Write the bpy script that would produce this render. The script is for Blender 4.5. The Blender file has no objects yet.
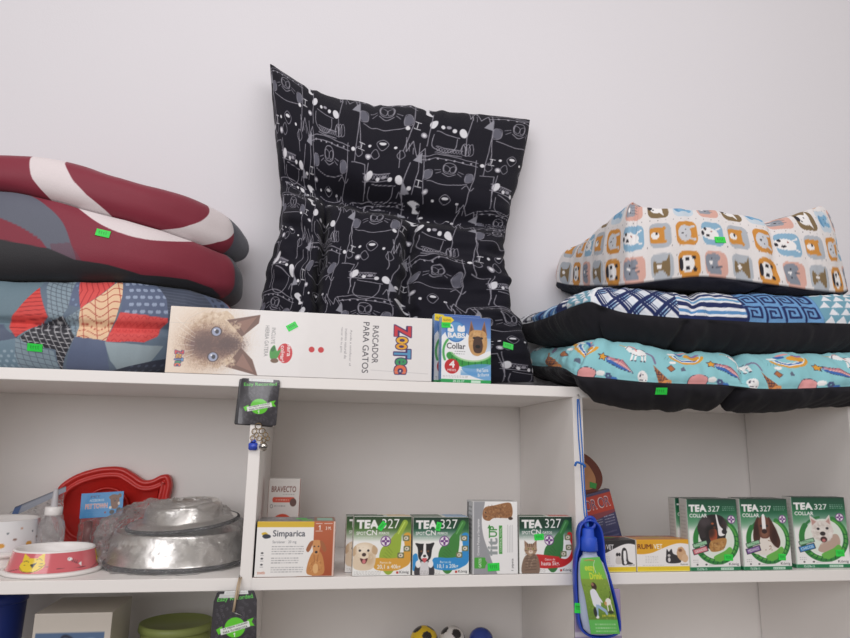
import bpy, bmesh, math, random
import numpy as np
from mathutils import Vector, Matrix
from mathutils.bvhtree import BVHTree
random.seed(4)
RNG = np.random.default_rng(7)
C = bpy.context.scene.collection
SC = bpy.context.scene
PI = math.pi

# ------------------------------------------------------------------ camera
F_PX, YAW, PITCH, ROLL = 649.7, 0.1618, 0.1984, 0.0175
CAM = np.array([0.0906, -1.1536, 0.2103])
T, H, D, W = 0.0193, 0.3109, 0.3255, 0.56      # board thickness, bay height, depth, bay width
def cam_axes():
    cy, sy, cp, sp = math.cos(YAW), math.sin(YAW), math.cos(PITCH), math.sin(PITCH)
    f = np.array([sy*cp, cy*cp, sp]); r = np.array([cy, -sy, 0.]); u = np.cross(r, f)
    cr, sr = math.cos(ROLL), math.sin(ROLL)
    return cr*r+sr*u, -sr*r+cr*u, f
AR, AU, AF = cam_axes()
cd = bpy.data.cameras.new('camera'); cam = bpy.data.objects.new('camera', cd); C.objects.link(cam)
cam.matrix_world = Matrix(((AR[0], AU[0], -AF[0], CAM[0]), (AR[1], AU[1], -AF[1], CAM[1]),
                           (AR[2], AU[2], -AF[2], CAM[2]), (0, 0, 0, 1)))
cd.sensor_width = 36; cd.lens = F_PX*36/850; cd.clip_start = .02
SC.camera = cam

# ------------------------------------------------------------------ light
wd = bpy.data.worlds.new('shop_ambient'); SC.world = wd; wd.use_nodes = True
wn = wd.node_tree.nodes; wl = wd.node_tree.links
wbg = wn['Background']; wbg.inputs[0].default_value = (1.0, .93, .87, 1); wbg.inputs[1].default_value = .44
def area(name, loc, tgt, sx, sy, power, col=(1, .97, .93)):
    l = bpy.data.lights.new(name, 'AREA'); l.shape = 'RECTANGLE'; l.size = sx; l.size_y = sy
    l.energy = power; l.color = col
    o = bpy.data.objects.new(name, l); C.objects.link(o); o.location = loc
    d = Vector(tgt)-Vector(loc); o.rotation_euler = d.to_track_quat('-Z', 'Y').to_euler()
    return o
area('ceiling_lamp_light', (-.2, -1.15, 1.8), (.2, .2, .3), 1.2, .4, 6.5, (1, .975, .985))
area('ceiling_lamp_light', (1.1, -1.5, 1.8), (.6, .2, .3), 1.2, .4, 10, (1, .975, .985))
area('front_fill_light', (-1.0, -2.8, .95), (.35, 0, .1), 2.2, 1.4, 34, (.98, .97, 1))  # unseen fill added in front to brighten the bays and board edges
SC.view_settings.view_transform = 'Standard'; SC.view_settings.look = 'None'
SC.view_settings.gamma = 1; SC.view_settings.exposure = 0.03
SC.view_settings.use_curve_mapping = False

# ------------------------------------------------------------------ geometry of the view
def ray(px, py):
    return AF + AR*(px-425)/F_PX - AU*(py-319)/F_PX
def at(px, py, Y):
    d = ray(px, py); return CAM + d*(Y-CAM[1])/d[1]
def atz(px, py, z):
    d = ray(px, py); return CAM + d*(z-CAM[2])/d[2]

# ------------------------------------------------------------------ materials
def lin(c):
    c = np.asarray(c, float)/255.
    return np.where(c <= .04045, c/12.92, ((c+.055)/1.055)**2.4)
MATS = {}
def mat(name, col, rough=.5, metal=0., var=.04, scale=40., bump=0., bscale=200., coat=0., sheen=0., spec=.5, trans=0., alpha=1.):
    if name in MATS: return MATS[name]
    m = bpy.data.materials.new(name); m.use_nodes = True; n = m.node_tree.nodes; l = m.node_tree.links
    b = n['Principled BSDF']
    tc = n.new('ShaderNodeTexCoord'); no = n.new('ShaderNodeTexNoise'); no.inputs['Scale'].default_value = scale
    l.new(tc.outputs['Object'], no.inputs['Vector'])
    if col == 'print':
        at_ = n.new('ShaderNodeAttribute'); at_.attribute_name = 'Col'; src = at_.outputs['Color']
    else:
        rg = n.new('ShaderNodeRGB'); c = lin(col); rg.outputs[0].default_value = (*c, 1); src = rg.outputs[0]
    mx = n.new('ShaderNodeHueSaturation')
    mr = n.new('ShaderNodeMapRange'); mr.inputs['To Min'].default_value = 1-var; mr.inputs['To Max'].default_value = 1+var
    l.new(no.outputs['Fac'], mr.inputs['Value']); l.new(mr.outputs[0], mx.inputs['Value'])
    l.new(src, mx.inputs['Color']); l.new(mx.outputs[0], b.inputs['Base Color'])
    b.inputs['Roughness'].default_value = rough; b.inputs['Metallic'].default_value = metal
    b.inputs['Coat Weight'].default_value = coat; b.inputs['Sheen Weight'].default_value = sheen
    b.inputs['Specular IOR Level'].default_value = spec
    b.inputs['Transmission Weight'].default_value = trans; b.inputs['Alpha'].default_value = alpha
    if bump:
        n2 = n.new('ShaderNodeTexNoise'); n2.inputs['Scale'].default_value = bscale; n2.inputs['Detail'].default_value = 4
        l.new(tc.outputs['Object'], n2.inputs['Vector'])
        bp = n.new('ShaderNodeBump'); bp.inputs['Strength'].default_value = bump; bp.inputs['Distance'].default_value = .002
        l.new(n2.outputs['Fac'], bp.inputs['Height']); l.new(bp.outputs[0], b.inputs['Normal'])
    MATS[name] = m; return m
PAINT = mat('white_wall_paint', (223, 221, 226), .75, var=.012, scale=3, bump=.12, bscale=260)
LAM = mat('white_laminate', (235, 231, 228), .42, var=.01, scale=8, bump=.03, bscale=500)
CARD = mat('printed_card', 'print', .38, var=.02, scale=60, coat=.15)
FABRIC = mat('printed_fabric', 'print', .85, var=.05, scale=900, bump=.35, bscale=1400, sheen=.06, spec=.22)
NYLON = mat('printed_nylon', 'print', .55, var=.04, scale=300, bump=.2, bscale=700, sheen=.15, spec=.4)
GLAZE = mat('glazed_print', 'print', .18, var=.02, scale=30, coat=.5)
STEEL = mat('brushed_steel', (225, 222, 218), .3, 1., var=.05, scale=15)
RUBBER = mat('dark_rubber', (42, 42, 46), .6)
WIRE = mat('steel_wire', (190, 190, 188), .3, 1.)
def film(name, tint=(1, 1, 1), amt=.25, haze=.12, fk=.85):
    if name in MATS: return MATS[name]
    m = bpy.data.materials.new(name); m.use_nodes = True; n = m.node_tree.nodes; l = m.node_tree.links
    n.remove(n['Principled BSDF']); out = n['Material Output']
    tr = n.new('ShaderNodeBsdfTransparent'); tr.inputs[0].default_value = (*tint, 1)
    gl = n.new('ShaderNodeBsdfGlossy'); gl.inputs['Roughness'].default_value = .06; gl.inputs[0].default_value = (1, 1, 1, 1)
    df = n.new('ShaderNodeBsdfDiffuse'); df.inputs[0].default_value = (.85, .86, .88, 1)
    fr = n.new('ShaderNodeFresnel'); fr.inputs[0].default_value = 1.45
    ad = n.new('ShaderNodeMath'); ad.operation = 'MULTIPLY_ADD'; ad.inputs[1].default_value = fk; ad.inputs[2].default_value = amt*.08; ad.use_clamp = True
    l.new(fr.outputs[0], ad.inputs[0])
    m1 = n.new('ShaderNodeMixShader'); l.new(ad.outputs[0], m1.inputs[0]); l.new(tr.outputs[0], m1.inputs[1]); l.new(gl.outputs[0], m1.inputs[2])
    m2 = n.new('ShaderNodeMixShader'); m2.inputs[0].default_value = haze; l.new(m1.outputs[0], m2.inputs[1]); l.new(df.outputs[0], m2.inputs[2])
    tc = n.new('ShaderNodeTexCoord'); nz = n.new('ShaderNodeTexNoise'); nz.inputs['Scale'].default_value = 55; nz.inputs['Detail'].default_value = 3; nz.inputs['Distortion'].default_value = 1.2
    l.new(tc.outputs['Object'], nz.inputs['Vector']); bp = n.new('ShaderNodeBump'); bp.inputs['Strength'].default_value = 1.; bp.inputs['Distance'].default_value = .009
    l.new(nz.outputs['Fac'], bp.inputs['Height'])
    for q in (gl, fr): l.new(bp.outputs[0], q.inputs['Normal'])
    l.new(m2.outputs[0], out.inputs[0]); MATS[name] = m; return m

# ------------------------------------------------------------------ object helpers
def link(name, verts, faces, m, parent=None, smooth=True, cols=None):
    me = bpy.data.meshes.new(name)
    verts = np.asarray(verts, float).reshape(-1, 3)
    if isinstance(faces, np.ndarray):
        nf, k = faces.shape
        me.vertices.add(len(verts)); me.vertices.foreach_set('co', verts.ravel())
        me.loops.add(nf*k); me.loops.foreach_set('vertex_index', faces.ravel().astype(np.int32))
        me.polygons.add(nf); me.polygons.foreach_set('loop_start', np.arange(0, nf*k, k, dtype=np.int32))
        me.update(calc_edges=True)
    else:
        me.from_pydata([tuple(v) for v in verts], [], faces); me.update()
    me.polygons.foreach_set('use_smooth', [smooth]*len(me.polygons))
    if cols is not None:
        a = me.color_attributes.new('Col', 'FLOAT_COLOR', 'POINT')
        c = np.ones((len(verts), 4)); c[:, :3] = lin(np.clip(cols, 0, 255)); a.data.foreach_set('color', c.ravel().astype(np.float32))
    me.materials.append(m)
    o = bpy.data.objects.new(name, me); C.objects.link(o)
    if parent is not None: o.parent = parent
    return o
def tag(o, label, cat, group=None, kind=None):
    o['label'] = label; o['category'] = cat
    if group: o['group'] = group
    if kind: o['kind'] = kind
    return o
def thing(name, loc, label, cat, group=None, rot=(0, 0, 0)):
    o = bpy.data.objects.new(name, None); C.objects.link(o); o.location = loc; o.rotation_euler = rot
    o.empty_display_size = .03
    return tag(o, label, cat, group)
def copy_tree(o, parent=None):
    c = o.copy(); C.objects.link(c)
    if parent is not None: c.parent = parent
    for ch in list(o.children): copy_tree(ch, c)
    return c
def from_bm(name, bm, m, parent=None, smooth=True):
    me = bpy.data.meshes.new(name); bm.to_mesh(me); bm.free(); me.materials.append(m)
    me.polygons.foreach_set('use_smooth', [smooth]*len(me.polygons))
    o = bpy.data.objects.new(name, me); C.objects.link(o)
    if parent is not None: o.parent = parent
    return o
def slab(name, lo, hi, m, parent=None, bev=.0012):
    bm = bmesh.new(); bmesh.ops.create_cube(bm, size=1)
    lo = Vector(lo); hi = Vector(hi); s = hi-lo
    for v in bm.verts: v.co = Vector((v.co.x*s.x, v.co.y*s.y, v.co.z*s.z))+(lo+hi)/2
    if bev: bmesh.ops.bevel(bm, geom=bm.edges[:], offset=bev, segments=2, affect='EDGES')
    return from_bm(name, bm, m, parent, False)
def tube_geo(pts, r, n=8, close=False):
    pts = [Vector(p) for p in pts]; rr = r if hasattr(r, '__len__') else [r]*len(pts)
    V = []; Fc = []; N = len(pts); up = Vector((0, 0, 1))
    t0 = (pts[1]-pts[0]).normalized()
    a = t0.cross(up) if abs(t0.dot(up)) < .9 else t0.cross(Vector((1, 0, 0))); a.normalize()
    for i, p in enumerate(pts):
        if close: t = pts[(i+1) % N]-pts[i-1]
        else: t = pts[min(i+1, N-1)]-pts[max(i-1, 0)]
        t.normalize(); a = (a-t*a.dot(t)).normalized(); b = t.cross(a)
        for k in range(n):
            an = 2*PI*k/n; V.append(p+(a*math.cos(an)+b*math.sin(an))*rr[i])
    for i in range(N if close else N-1):
        j = (i+1) % N
        for k in range(n): Fc.append((i*n+k, i*n+(k+1) % n, j*n+(k+1) % n, j*n+k))
    if not close: Fc += [tuple(range(n))[::-1], tuple((N-1)*n+k for k in range(n))]
    return [tuple(v) for v in V], Fc
def tube(name, pts, r, m, parent=None, n=8, close=False):
    v, f = tube_geo(pts, r, n, close); return link(name, v, f, m, parent)
def merge(geos):
    V = []; Fc = []
    for v, f in geos:
        k = len(V); V += list(v); Fc += [tuple(i+k for i in q) for q in f]
    return V, Fc
def lathe(name, prof, m, parent=None, n=96, colf=None, sx=1., sy=1.):
    """prof: list of (r, z); colf(theta, idx) -> colours"""
    P = np.array(prof, float); th = np.linspace(0, 2*PI, n, endpoint=False)
    X = P[:, None, 0]*np.cos(th)[None]*sx; Y = P[:, None, 0]*np.sin(th)[None]*sy; Z = np.repeat(P[:, None, 1], n, 1)
    V = np.stack([X, Y, Z], -1).reshape(-1, 3); k = len(P)
    i, j = np.meshgrid(np.arange(k-1), np.arange(n), indexing='ij'); jn = (j+1) % n
    Fa = np.stack([i*n+j, i*n+jn, (i+1)*n+jn, (i+1)*n+j], -1).reshape(-1, 4)
    cols = None if colf is None else colf(np.repeat(th[None], k, 0), np.repeat(np.arange(k)[:, None], n, 1)).reshape(-1, 3)
    return link(name, V, Fa, m, parent, True, cols)
def spl(pts, n, close=False):
    """Catmull-Rom through control rows, n samples"""
    P = np.array(pts, float); N = len(P)
    if close: idx = lambda i: P[i % N]; M = N
    else: idx = lambda i: P[min(max(i, 0), N-1)]; M = N-1
    out = []
    for q in np.linspace(0, M, n, endpoint=not close):
        i = min(int(q), M-1); t = q-i
        a, b, c, d = idx(i-1), idx(i), idx(i+1), idx(i+2)
        out.append(.5*((2*b)+(c-a)*t+(2*a-5*b+4*c-d)*t*t+(-a+3*b-3*c+d)*t**3))
    return np.array(out)
def noise2(x, y, seed=0):
    x = np.asarray(x, float); y = np.asarray(y, float)
    xi = np.floor(x).astype(np.int64); yi = np.floor(y).astype(np.int64); fx = x-xi; fy = y-yi
    fx = fx*fx*(3-2*fx); fy = fy*fy*(3-2*fy)
    def h(a, b):
        n = (a*374761393+b*668265263+seed*982451653) & 0xffffffff; n = ((n ^ (n >> 13))*1274126177) & 0xffffffff
        return ((n ^ (n >> 16)) & 0xffff)/65535.
    return (h(xi, yi)*(1-fx)+h(xi+1, yi)*fx)*(1-fy)+(h(xi, yi+1)*(1-fx)+h(xi+1, yi+1)*fx)*fy-.5

# ------------------------------------------------------------------ drawing on cloth and card (colours per vertex)
TXT = {}
def glyphs(s, bold=0.):
    key = (s, bold)
    if key in TXT: return TXT[key]
    cu = bpy.data.curves.new('t', 'FONT'); cu.body = s; cu.resolution_u = 3; cu.offset = bold; cu.size = 1
    o = bpy.data.objects.new('t', cu); C.objects.link(o); bpy.context.view_layer.update()
    me = o.evaluated_get(bpy.context.evaluated_depsgraph_get()).to_mesh()
    cnt = {}
    for p in me.polygons:
        for e in p.edge_keys: cnt[e] = cnt.get(e, 0)+1
    co = np.array([v.co[:2] for v in me.vertices]) if len(me.vertices) else np.zeros((0, 2))
    E = np.array([(co[a][0], -co[a][1], co[b][0], -co[b][1]) for (a, b), c in cnt.items() if c == 1])
    bpy.data.objects.remove(o); bpy.data.curves.remove(cu)
    TXT[key] = E; return E
class Cv:
    """a drawing in units (0..w, 0..h), y down, rasterised at res samples per unit"""
    def __init__(s, w, h, bg, res):
        s.w, s.h, s.r = w, h, res; s.W = max(2, int(round(w*res))); s.H = max(2, int(round(h*res)))
        s.a = np.zeros((s.H, s.W, 3)); s.a[:] = bg; s.wrap = False
    def _blend(s, m, x0, y0, col, op=1.):
        H_, W_ = m.shape; col = np.asarray(col, float)
        if s.wrap:
            yy = (np.arange(y0, y0+H_) % s.H)[:, None]; xx = (np.arange(x0, x0+W_) % s.W)[None]
            s.a[yy, xx] += (col-s.a[yy, xx])*(m*op)[..., None]; return
        a0, b0, a1, b1 = max(0, y0), max(0, x0), min(s.H, y0+H_), min(s.W, x0+W_)
        if a1 <= a0 or b1 <= b0: return
        mm = (m[a0-y0:a1-y0, b0-x0:b1-x0]*op)[..., None]; s.a[a0:a1, b0:b1] += (col-s.a[a0:a1, b0:b1])*mm
    def edges(s, E, col, op=1.):
        if len(E) == 0: return
        E = np.asarray(E, float)*s.r; SS = 3
        x0 = int(math.floor(min(E[:, 0].min(), E[:, 2].min())))-1; x1 = int(math.ceil(max(E[:, 0].max(), E[:, 2].max())))+1
        y0 = int(math.floor(min(E[:, 1].min(), E[:, 3].min())))-1; y1 = int(math.ceil(max(E[:, 1].max(), E[:, 3].max())))+1
        if not s.wrap:
            if x1 < 0 or y1 < 0 or x0 > s.W or y0 > s.H: return
        w, h = (x1-x0), (y1-y0)
        if w > 4000 or h > 4000: return
        d = np.zeros((h*SS, w*SS+1), np.int32)
        for ax, ay, bx, by in E:
            if ay == by: continue
            if ay > by: ax, ay, bx, by = bx, by, ax, ay
            r0 = math.ceil((ay-y0)*SS-.5); r1 = math.ceil((by-y0)*SS-.5)
            if r1 <= r0: continue
            rr = np.arange(r0, r1); yy = (rr+.5)/SS+y0; xx = ax+(yy-ay)*(bx-ax)/(by-ay)
            cc = np.clip(np.ceil((xx-x0)*SS-.5).astype(int), 0, w*SS); np.add.at(d, (rr, cc), 1)
        m = (np.cumsum(d, 1)[:, :-1] & 1).astype(float).reshape(h, SS, w, SS).mean((1, 3))
        s._blend(m, x0, y0, col, op)
    def poly(s, pts, col, op=1.):
        P = np.asarray(pts, float); Q = np.roll(P, -1, 0); s.edges(np.hstack([P, Q]), col, op); return s
    def smooth(s, pts, col, op=1., n=None):
        return s.poly(spl(pts, n or len(pts)*8, True), col, op)
    def ell(s, x, y, rx, ry, col, rot=0, op=1., fur=0.):
        t = np.linspace(0, 2*PI, 40 if fur else 28, endpoint=False); k = 1+fur*RNG.uniform(-1, 1, len(t))
        a = np.cos(t)*rx*k; b = np.sin(t)*ry*k; c, q = math.cos(math.radians(rot)), math.sin(math.radians(rot))
        return s.poly(np.stack([x+a*c-b*q, y+a*q+b*c], -1), col, op)
    def rect(s, x0, y0, x1, y1, col, op=1.): return s.poly([(x0, y0), (x1, y0), (x1, y1), (x0, y1)], col, op)
    def rrect(s, x0, y0, x1, y1, r, col, rot=0., op=1.):
        P = []
        for cx, cy, a0 in ((x1-r, y1-r, 0), (x0+r, y1-r, 90), (x0+r, y0+r, 180), (x1-r, y0+r, 270)):
            for k in range(6):
                a = math.radians(a0+k*18); P.append((cx+r*math.cos(a), cy+r*math.sin(a)))
        P = np.array(P); c = np.array([(x0+x1)/2, (y0+y1)/2]); q = math.radians(rot)
        Rm = np.array([[math.cos(q), math.sin(q)], [-math.sin(q), math.cos(q)]]); return s.poly((P-c)@Rm+c, col, op)
    def line(s, pts, w, col, op=1.):
        P = np.asarray(pts, float)*s.r; hw = w*s.r/2
        x0 = int(P[:, 0].min()-hw-2); x1 = int(P[:, 0].max()+hw+3); y0 = int(P[:, 1].min()-hw-2); y1 = int(P[:, 1].max()+hw+3)
        m = np.zeros((y1-y0, x1-x0))
        for (ax, ay), (bx, by) in zip(P[:-1], P[1:]):
            u0 = int(min(ax, bx)-hw-2); u1 = int(max(ax, bx)+hw+3); v0 = int(min(ay, by)-hw-2); v1 = int(max(ay, by)+hw+3)
            yy, xx = np.mgrid[v0:v1, u0:u1]; xx = xx+.5; yy = yy+.5
            L = (bx-ax)**2+(by-ay)**2+1e-9; t = np.clip(((xx-ax)*(bx-ax)+(yy-ay)*(by-ay))/L, 0, 1)
            dd = np.hypot(xx-ax-t*(bx-ax), yy-ay-t*(by-ay)); c = np.clip(hw-dd+.5, 0, 1)*min(1, hw*2)
            sl = m[v0-y0:v1-y0, u0-x0:u1-x0]; np.maximum(sl, c[:sl.shape[0], :sl.shape[1]], out=sl)
        s._blend(m, x0, y0, col, op); return s
    def curve(s, pts, w, col, close=False, op=1.):
        q = spl(pts, len(pts)*7, close)
        if close: q = np.vstack([q, q[:1]])
        return s.line(q, w, col, op)
    def text(s, t, x0, y0, x1, y1, col, bold=0., rot=0., op=1.):
        """fit the words in the box; rot turns them about the box's centre (box given unturned)"""
        E = glyphs(t, bold)
        if len(E) == 0: return s
        mnx = min(E[:, 0].min(), E[:, 2].min()); mxx = max(E[:, 0].max(), E[:, 2].max())
        mny = min(E[:, 1].min(), E[:, 3].min()); mxy = max(E[:, 1].max(), E[:, 3].max())
        E = E.copy(); kx = (x1-x0)/(mxx-mnx); ky = (y1-y0)/(mxy-mny)
        E[:, [0, 2]] = x0+(E[:, [0, 2]]-mnx)*kx; E[:, [1, 3]] = y0+(E[:, [1, 3]]-mny)*ky
        if rot:
            c = np.array([(x0+x1)/2, (y0+y1)/2]); q = math.radians(rot)
            Rm = np.array([[math.cos(q), math.sin(q)], [-math.sin(q), math.cos(q)]])
            E = np.hstack([(E[:, :2]-c)@Rm+c, (E[:, 2:]-c)@Rm+c])
        s.edges(E, col, op); return s
    def soft(s, x, y, rx, ry, col, rot=0, op=1., p=2.2, grain=.0):
        """soft-edged patch of colour, like blurred fur"""
        q = max(rx, ry)*1.7; y0, y1 = max(0, int((y-q)*s.r)), min(s.H, int((y+q)*s.r)+1); x0, x1 = max(0, int((x-q)*s.r)), min(s.W, int((x+q)*s.r)+1)
        if y1 <= y0 or x1 <= x0: return s
        yy, xx = np.mgrid[y0:y1, x0:x1]; yy = (yy+.5)/s.r-y; xx = (xx+.5)/s.r-x; t = math.radians(rot)
        u = (xx*math.cos(t)+yy*math.sin(t))/rx; v = (-xx*math.sin(t)+yy*math.cos(t))/ry; d = np.hypot(u, v)
        if grain: d = d+grain*(noise2(xx*1.3+x, yy*1.3+y, 3)+noise2(xx*3+x, yy*.8, 5))
        m = np.exp(-np.maximum(d, 0)**(p*2))*op; s.a[y0:y1, x0:x1] += (np.array(col, float)-s.a[y0:y1, x0:x1])*m[..., None]; return s
    def small(s, x0, y0, x1, y1, n, col, op=.6):
        """rows of tiny unreadable print"""
        for k in range(n):
            y = y0+(y1-y0)*(k+.5)/n; x = x0
            while x < x1:
                w = RNG.uniform(.02, .08)*(x1-x0)+.5; s.line([(x, y), (min(x+w, x1), y)], (y1-y0)/n*.36, col, op*RNG.uniform(.5, 1)); x += w+1.3
        return s
    def vgrad(s, y0, y1, c0, c1, x0=0, x1=None):
        a, b = int(y0*s.r), int(y1*s.r); p, q = int(x0*s.r), s.W if x1 is None else int(x1*s.r)
        t = np.linspace(0, 1, max(1, b-a))[:, None, None]; s.a[a:b, p:q] = (np.array(c0)*(1-t)+np.array(c1)*t)[:s.a[a:b].shape[0]]; return s
    def speck(s, amt, sc, seed=1):
        yy, xx = np.mgrid[0:s.H, 0:s.W]/s.r; s.a *= (1+amt*2*noise2(xx/sc, yy/sc, seed))[..., None]; return s
    def samp(s, x, y, wrap=False):
        """colour at drawing units x, y"""
        fx = np.asarray(x)*s.r-.5; fy = np.asarray(y)*s.r-.5
        xi = np.floor(fx).astype(int); yi = np.floor(fy).astype(int); tx = (fx-xi)[..., None]; ty = (fy-yi)[..., None]
        def g(a, b):
            if wrap: return s.a[b % s.H, a % s.W]
            return s.a[np.clip(b, 0, s.H-1), np.clip(a, 0, s.W-1)]
        return (g(xi, yi)*(1-tx)+g(xi+1, yi)*tx)*(1-ty)+(g(xi, yi+1)*(1-tx)+g(xi+1, yi+1)*tx)*ty

# printed carton: every face a grid, edges softly rounded, card panels a little bowed
def carton(name, w, d, h, front, top=(235, 235, 235), side=(235, 235, 235), back=None, m=CARD, parent=None, rad=.0012, bow=.0006, lside=None):
    """local: x 0..w, y 0..d (front at y=0), z 0..h"""
    VV = []; FF = []; CC = []; k = 0
    def grid(cv, fx, nu, nv):
        nonlocal k
        e = [0, .3*rad, .7*rad, rad]
        def ax(L, n):
            mid = np.linspace(rad*1.3, L-rad*1.3, max(2, n)); return np.concatenate([e, mid, L-np.array(e[::-1])])/L
        LU, LV = fx[1], fx[2]; u = ax(LU, nu); v = ax(LV, nv)
        U, Vv = np.meshgrid(u, v); P = fx[0](U, Vv)
        if isinstance(cv, Cv): c = cv.samp(U*cv.w, (1-Vv)*cv.h)
        else: c = np.broadcast_to(np.array(cv, float), U.shape+(3,))
        n_, m_ = U.shape; i, j = np.meshgrid(np.arange(n_-1), np.arange(m_-1), indexing='ij')
        Fa = np.stack([i*m_+j, i*m_+j+1, (i+1)*m_+j+1, (i+1)*m_+j], -1).reshape(-1, 4)+k
        VV.append(P.reshape(-1, 3)); FF.append(Fa); CC.append(c.reshape(-1, 3)); k += U.size
    def res(cv, LU, LV): return (cv.W, cv.H) if isinstance(cv, Cv) else (6, 6)
    z0 = lambda a: np.zeros_like(a)
    S = lambda *a: np.stack(a, -1)
    back = back if back is not None else side; lside = side if lside is None else lside
    grid(front, (lambda u, v: S(u*w, z0(u), v*h), w, h), *res(front, w, h))
    grid(back, (lambda u, v: S(w-u*w, z0(u)+d, v*h), w, h), *res(back, w, h))
    grid(lside, (lambda u, v: S(z0(u), d-u*d, v*h), d, h), *res(lside, d, h))
    grid(side, (lambda u, v: S(z0(u)+w, u*d, v*h), d, h), *res(side, d, h))
    grid(top, (lambda u, v: S(u*w, v*d, z0(u)+h), w, d), *res(top, w, d))
    grid(side if not isinstance(side, Cv) else (235, 235, 235), (lambda u, v: S(u*w, d-v*d, z0(u)), w, d), 6, 6)
    P = np.vstack(VV); n = P/np.array([w, d, h])
    b = 16*n*(1-n)                                            # card bow: only away from the edges
    bowv = bow*np.stack([b[:, 1]*b[:, 2], b[:, 0]*b[:, 2], b[:, 0]*b[:, 1]], -1)/16*np.where(n < .001, -1, np.where(n > .999, 1, 0))
    lo = np.full(3, rad); hi = np.array([w, d, h])-rad
    q = np.clip(P, lo, hi); dv = P-q; L = np.linalg.norm(dv, axis=1, keepdims=True); L[L < 1e-9] = 1
    P = q+dv/L*rad+bowv
    P[:, 2] = np.maximum(P[:, 2], 0)
    o = link(name, P, np.vstack(FF), m, parent, True, np.vstack(CC))
    return o
def cam_hit(px, py, objs):
    best = None; d = Vector(ray(px, py)).normalized(); c = Vector(CAM)
    bpy.context.view_layer.update()
    for o in objs:
        mw = o.matrix_world; bt = BVHTree.FromPolygons([mw@v.co for v in o.data.vertices], [tuple(p.vertices) for p in o.data.polygons])
        p, n, i, dist = bt.ray_cast(c, d)
        if p is not None and (best is None or dist < best[2]): best = (p, n if n.dot(d) < 0 else -n, dist)
    return best
def sticker(px, py, on, w=.021, h=.0115, rot=0., col=(40, 214, 72), parent=None, curl=0., lift=.0006):
    """small green price sticker stuck on an object's face"""
    p, n, _ = cam_hit(px, py, [on])
    cv = Cv(w*1000, h*1000, col, 2.2); xx = w*1000*.2
    for k in range(4):
        cv.curve([(xx, h*350), (xx+1.2, h*300), (xx+.6, h*520), (xx+1.6, h*650)], .7, (20, 110, 40), op=.85); xx += w*1000*.16
    cv.speck(.04, 2.)
    nx = 8; pos = []; fc = []; cc = []
    nu, nv = cv.W, cv.H; u = np.linspace(0, 1, nu); v = np.linspace(0, 1, nv); U, V_ = np.meshgrid(u, v)
    X = (U-.5)*w; Z = (V_-.5)*h; Y = -lift-curl*((U-.5)*2)**2*.002
    P = np.stack([X, Y, Z], -1).reshape(-1, 3); B = P.copy(); B[:, 1] = 0
    i, j = np.meshgrid(np.arange(nv-1), np.arange(nu-1), indexing='ij')
    Fa = np.stack([i*nu+j, i*nu+j+1, (i+1)*nu+j+1, (i+1)*nu+j], -1).reshape(-1, 4)
    ring = [j for j in range(nu)]+[r*nu+nu-1 for r in range(1, nv)]+[(nv-1)*nu+j for j in range(nu-2, -1, -1)]+[r*nu for r in range(nv-2, 0, -1)]
    K = nu*nv; sd = np.array([(ring[a], ring[(a+1) % len(ring)], K+ring[(a+1) % len(ring)], K+ring[a]) for a in range(len(ring))])[:, ::-1]
    Pall = np.vstack([P, B]); Fall = np.vstack([Fa, Fa[:, ::-1]+K, sd])
    c = cv.samp(U*cv.w, (1-V_)*cv.h).reshape(-1, 3)
    o = link('price_sticker', Pall, Fall, CARD, None, False, np.vstack([c, c]))
    yv = -n; zz = Vector((0, 0, 1)); xv = yv.cross(zz).normalized(); zz = xv.cross(yv)
    M = Matrix((xv, yv, zz)).transposed()@Matrix.Rotation(math.radians(rot), 3, 'Y')
    M = M.to_4x4(); M.translation = p+n*.0001
    par = parent if parent is not None else on
    o.parent = par; o.matrix_parent_inverse = par.matrix_world.inverted(); o.matrix_world = M
    o['label'] = 'small green price sticker'
    return o

# ================================================================== THE SETTING
def struct(name, lo, hi, m):
    o = slab(name, lo, hi, m, None, 0); o['kind'] = 'structure'; return o
WALLY = .334
struct('wall_back', (-2.6, WALLY, -1.25), (3.2, WALLY+.1, 1.9), PAINT)
FLOOR = mat('grey_floor_tile', (150, 144, 138), .35, var=.05, scale=2)
struct('floor', (-2.6, -3.6, -1.35), (3.2, WALLY+.1, -1.25), FLOOR)

# shelving unit: panels are parts
unit = thing('shelving_unit', (0, 0, -1.25), 'tall white laminate shelving unit with open bays standing against the wall', 'shelves')
def part(name, lo, hi, bev=.0008, m=LAM):
    lo = (lo[0], lo[1], lo[2]+1.25); hi = (hi[0], hi[1], hi[2]+1.25); return slab(name, lo, hi, m, unit, bev)
XL = -T-W; XR = W+T+W
part('top_board', (XL-T, 0, H), (XR+T, D, H+T))
for k in (-3, -2, -1): 
    pass
zs = [0, -(H+T), -2*(H+T), -3*(H+T)]
for z in zs:
    for x0, x1 in ((XL, -T), (0, W), (W+T, XR)):
        part('shelf_board', (x0-.0005, 0, z-T), (x1+.0005, D-.003, z))
for x in (XL-T, -T, W, XR): part('upright_panel', (x, .0003, -1.25), (x+T, D-.003, H))
part('back_panel', (XL-T, D, -1.2), (XR+T, D+.006, H+T))
# ================================================================== CUSHIONS
BLK = (30, 29, 35)
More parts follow.
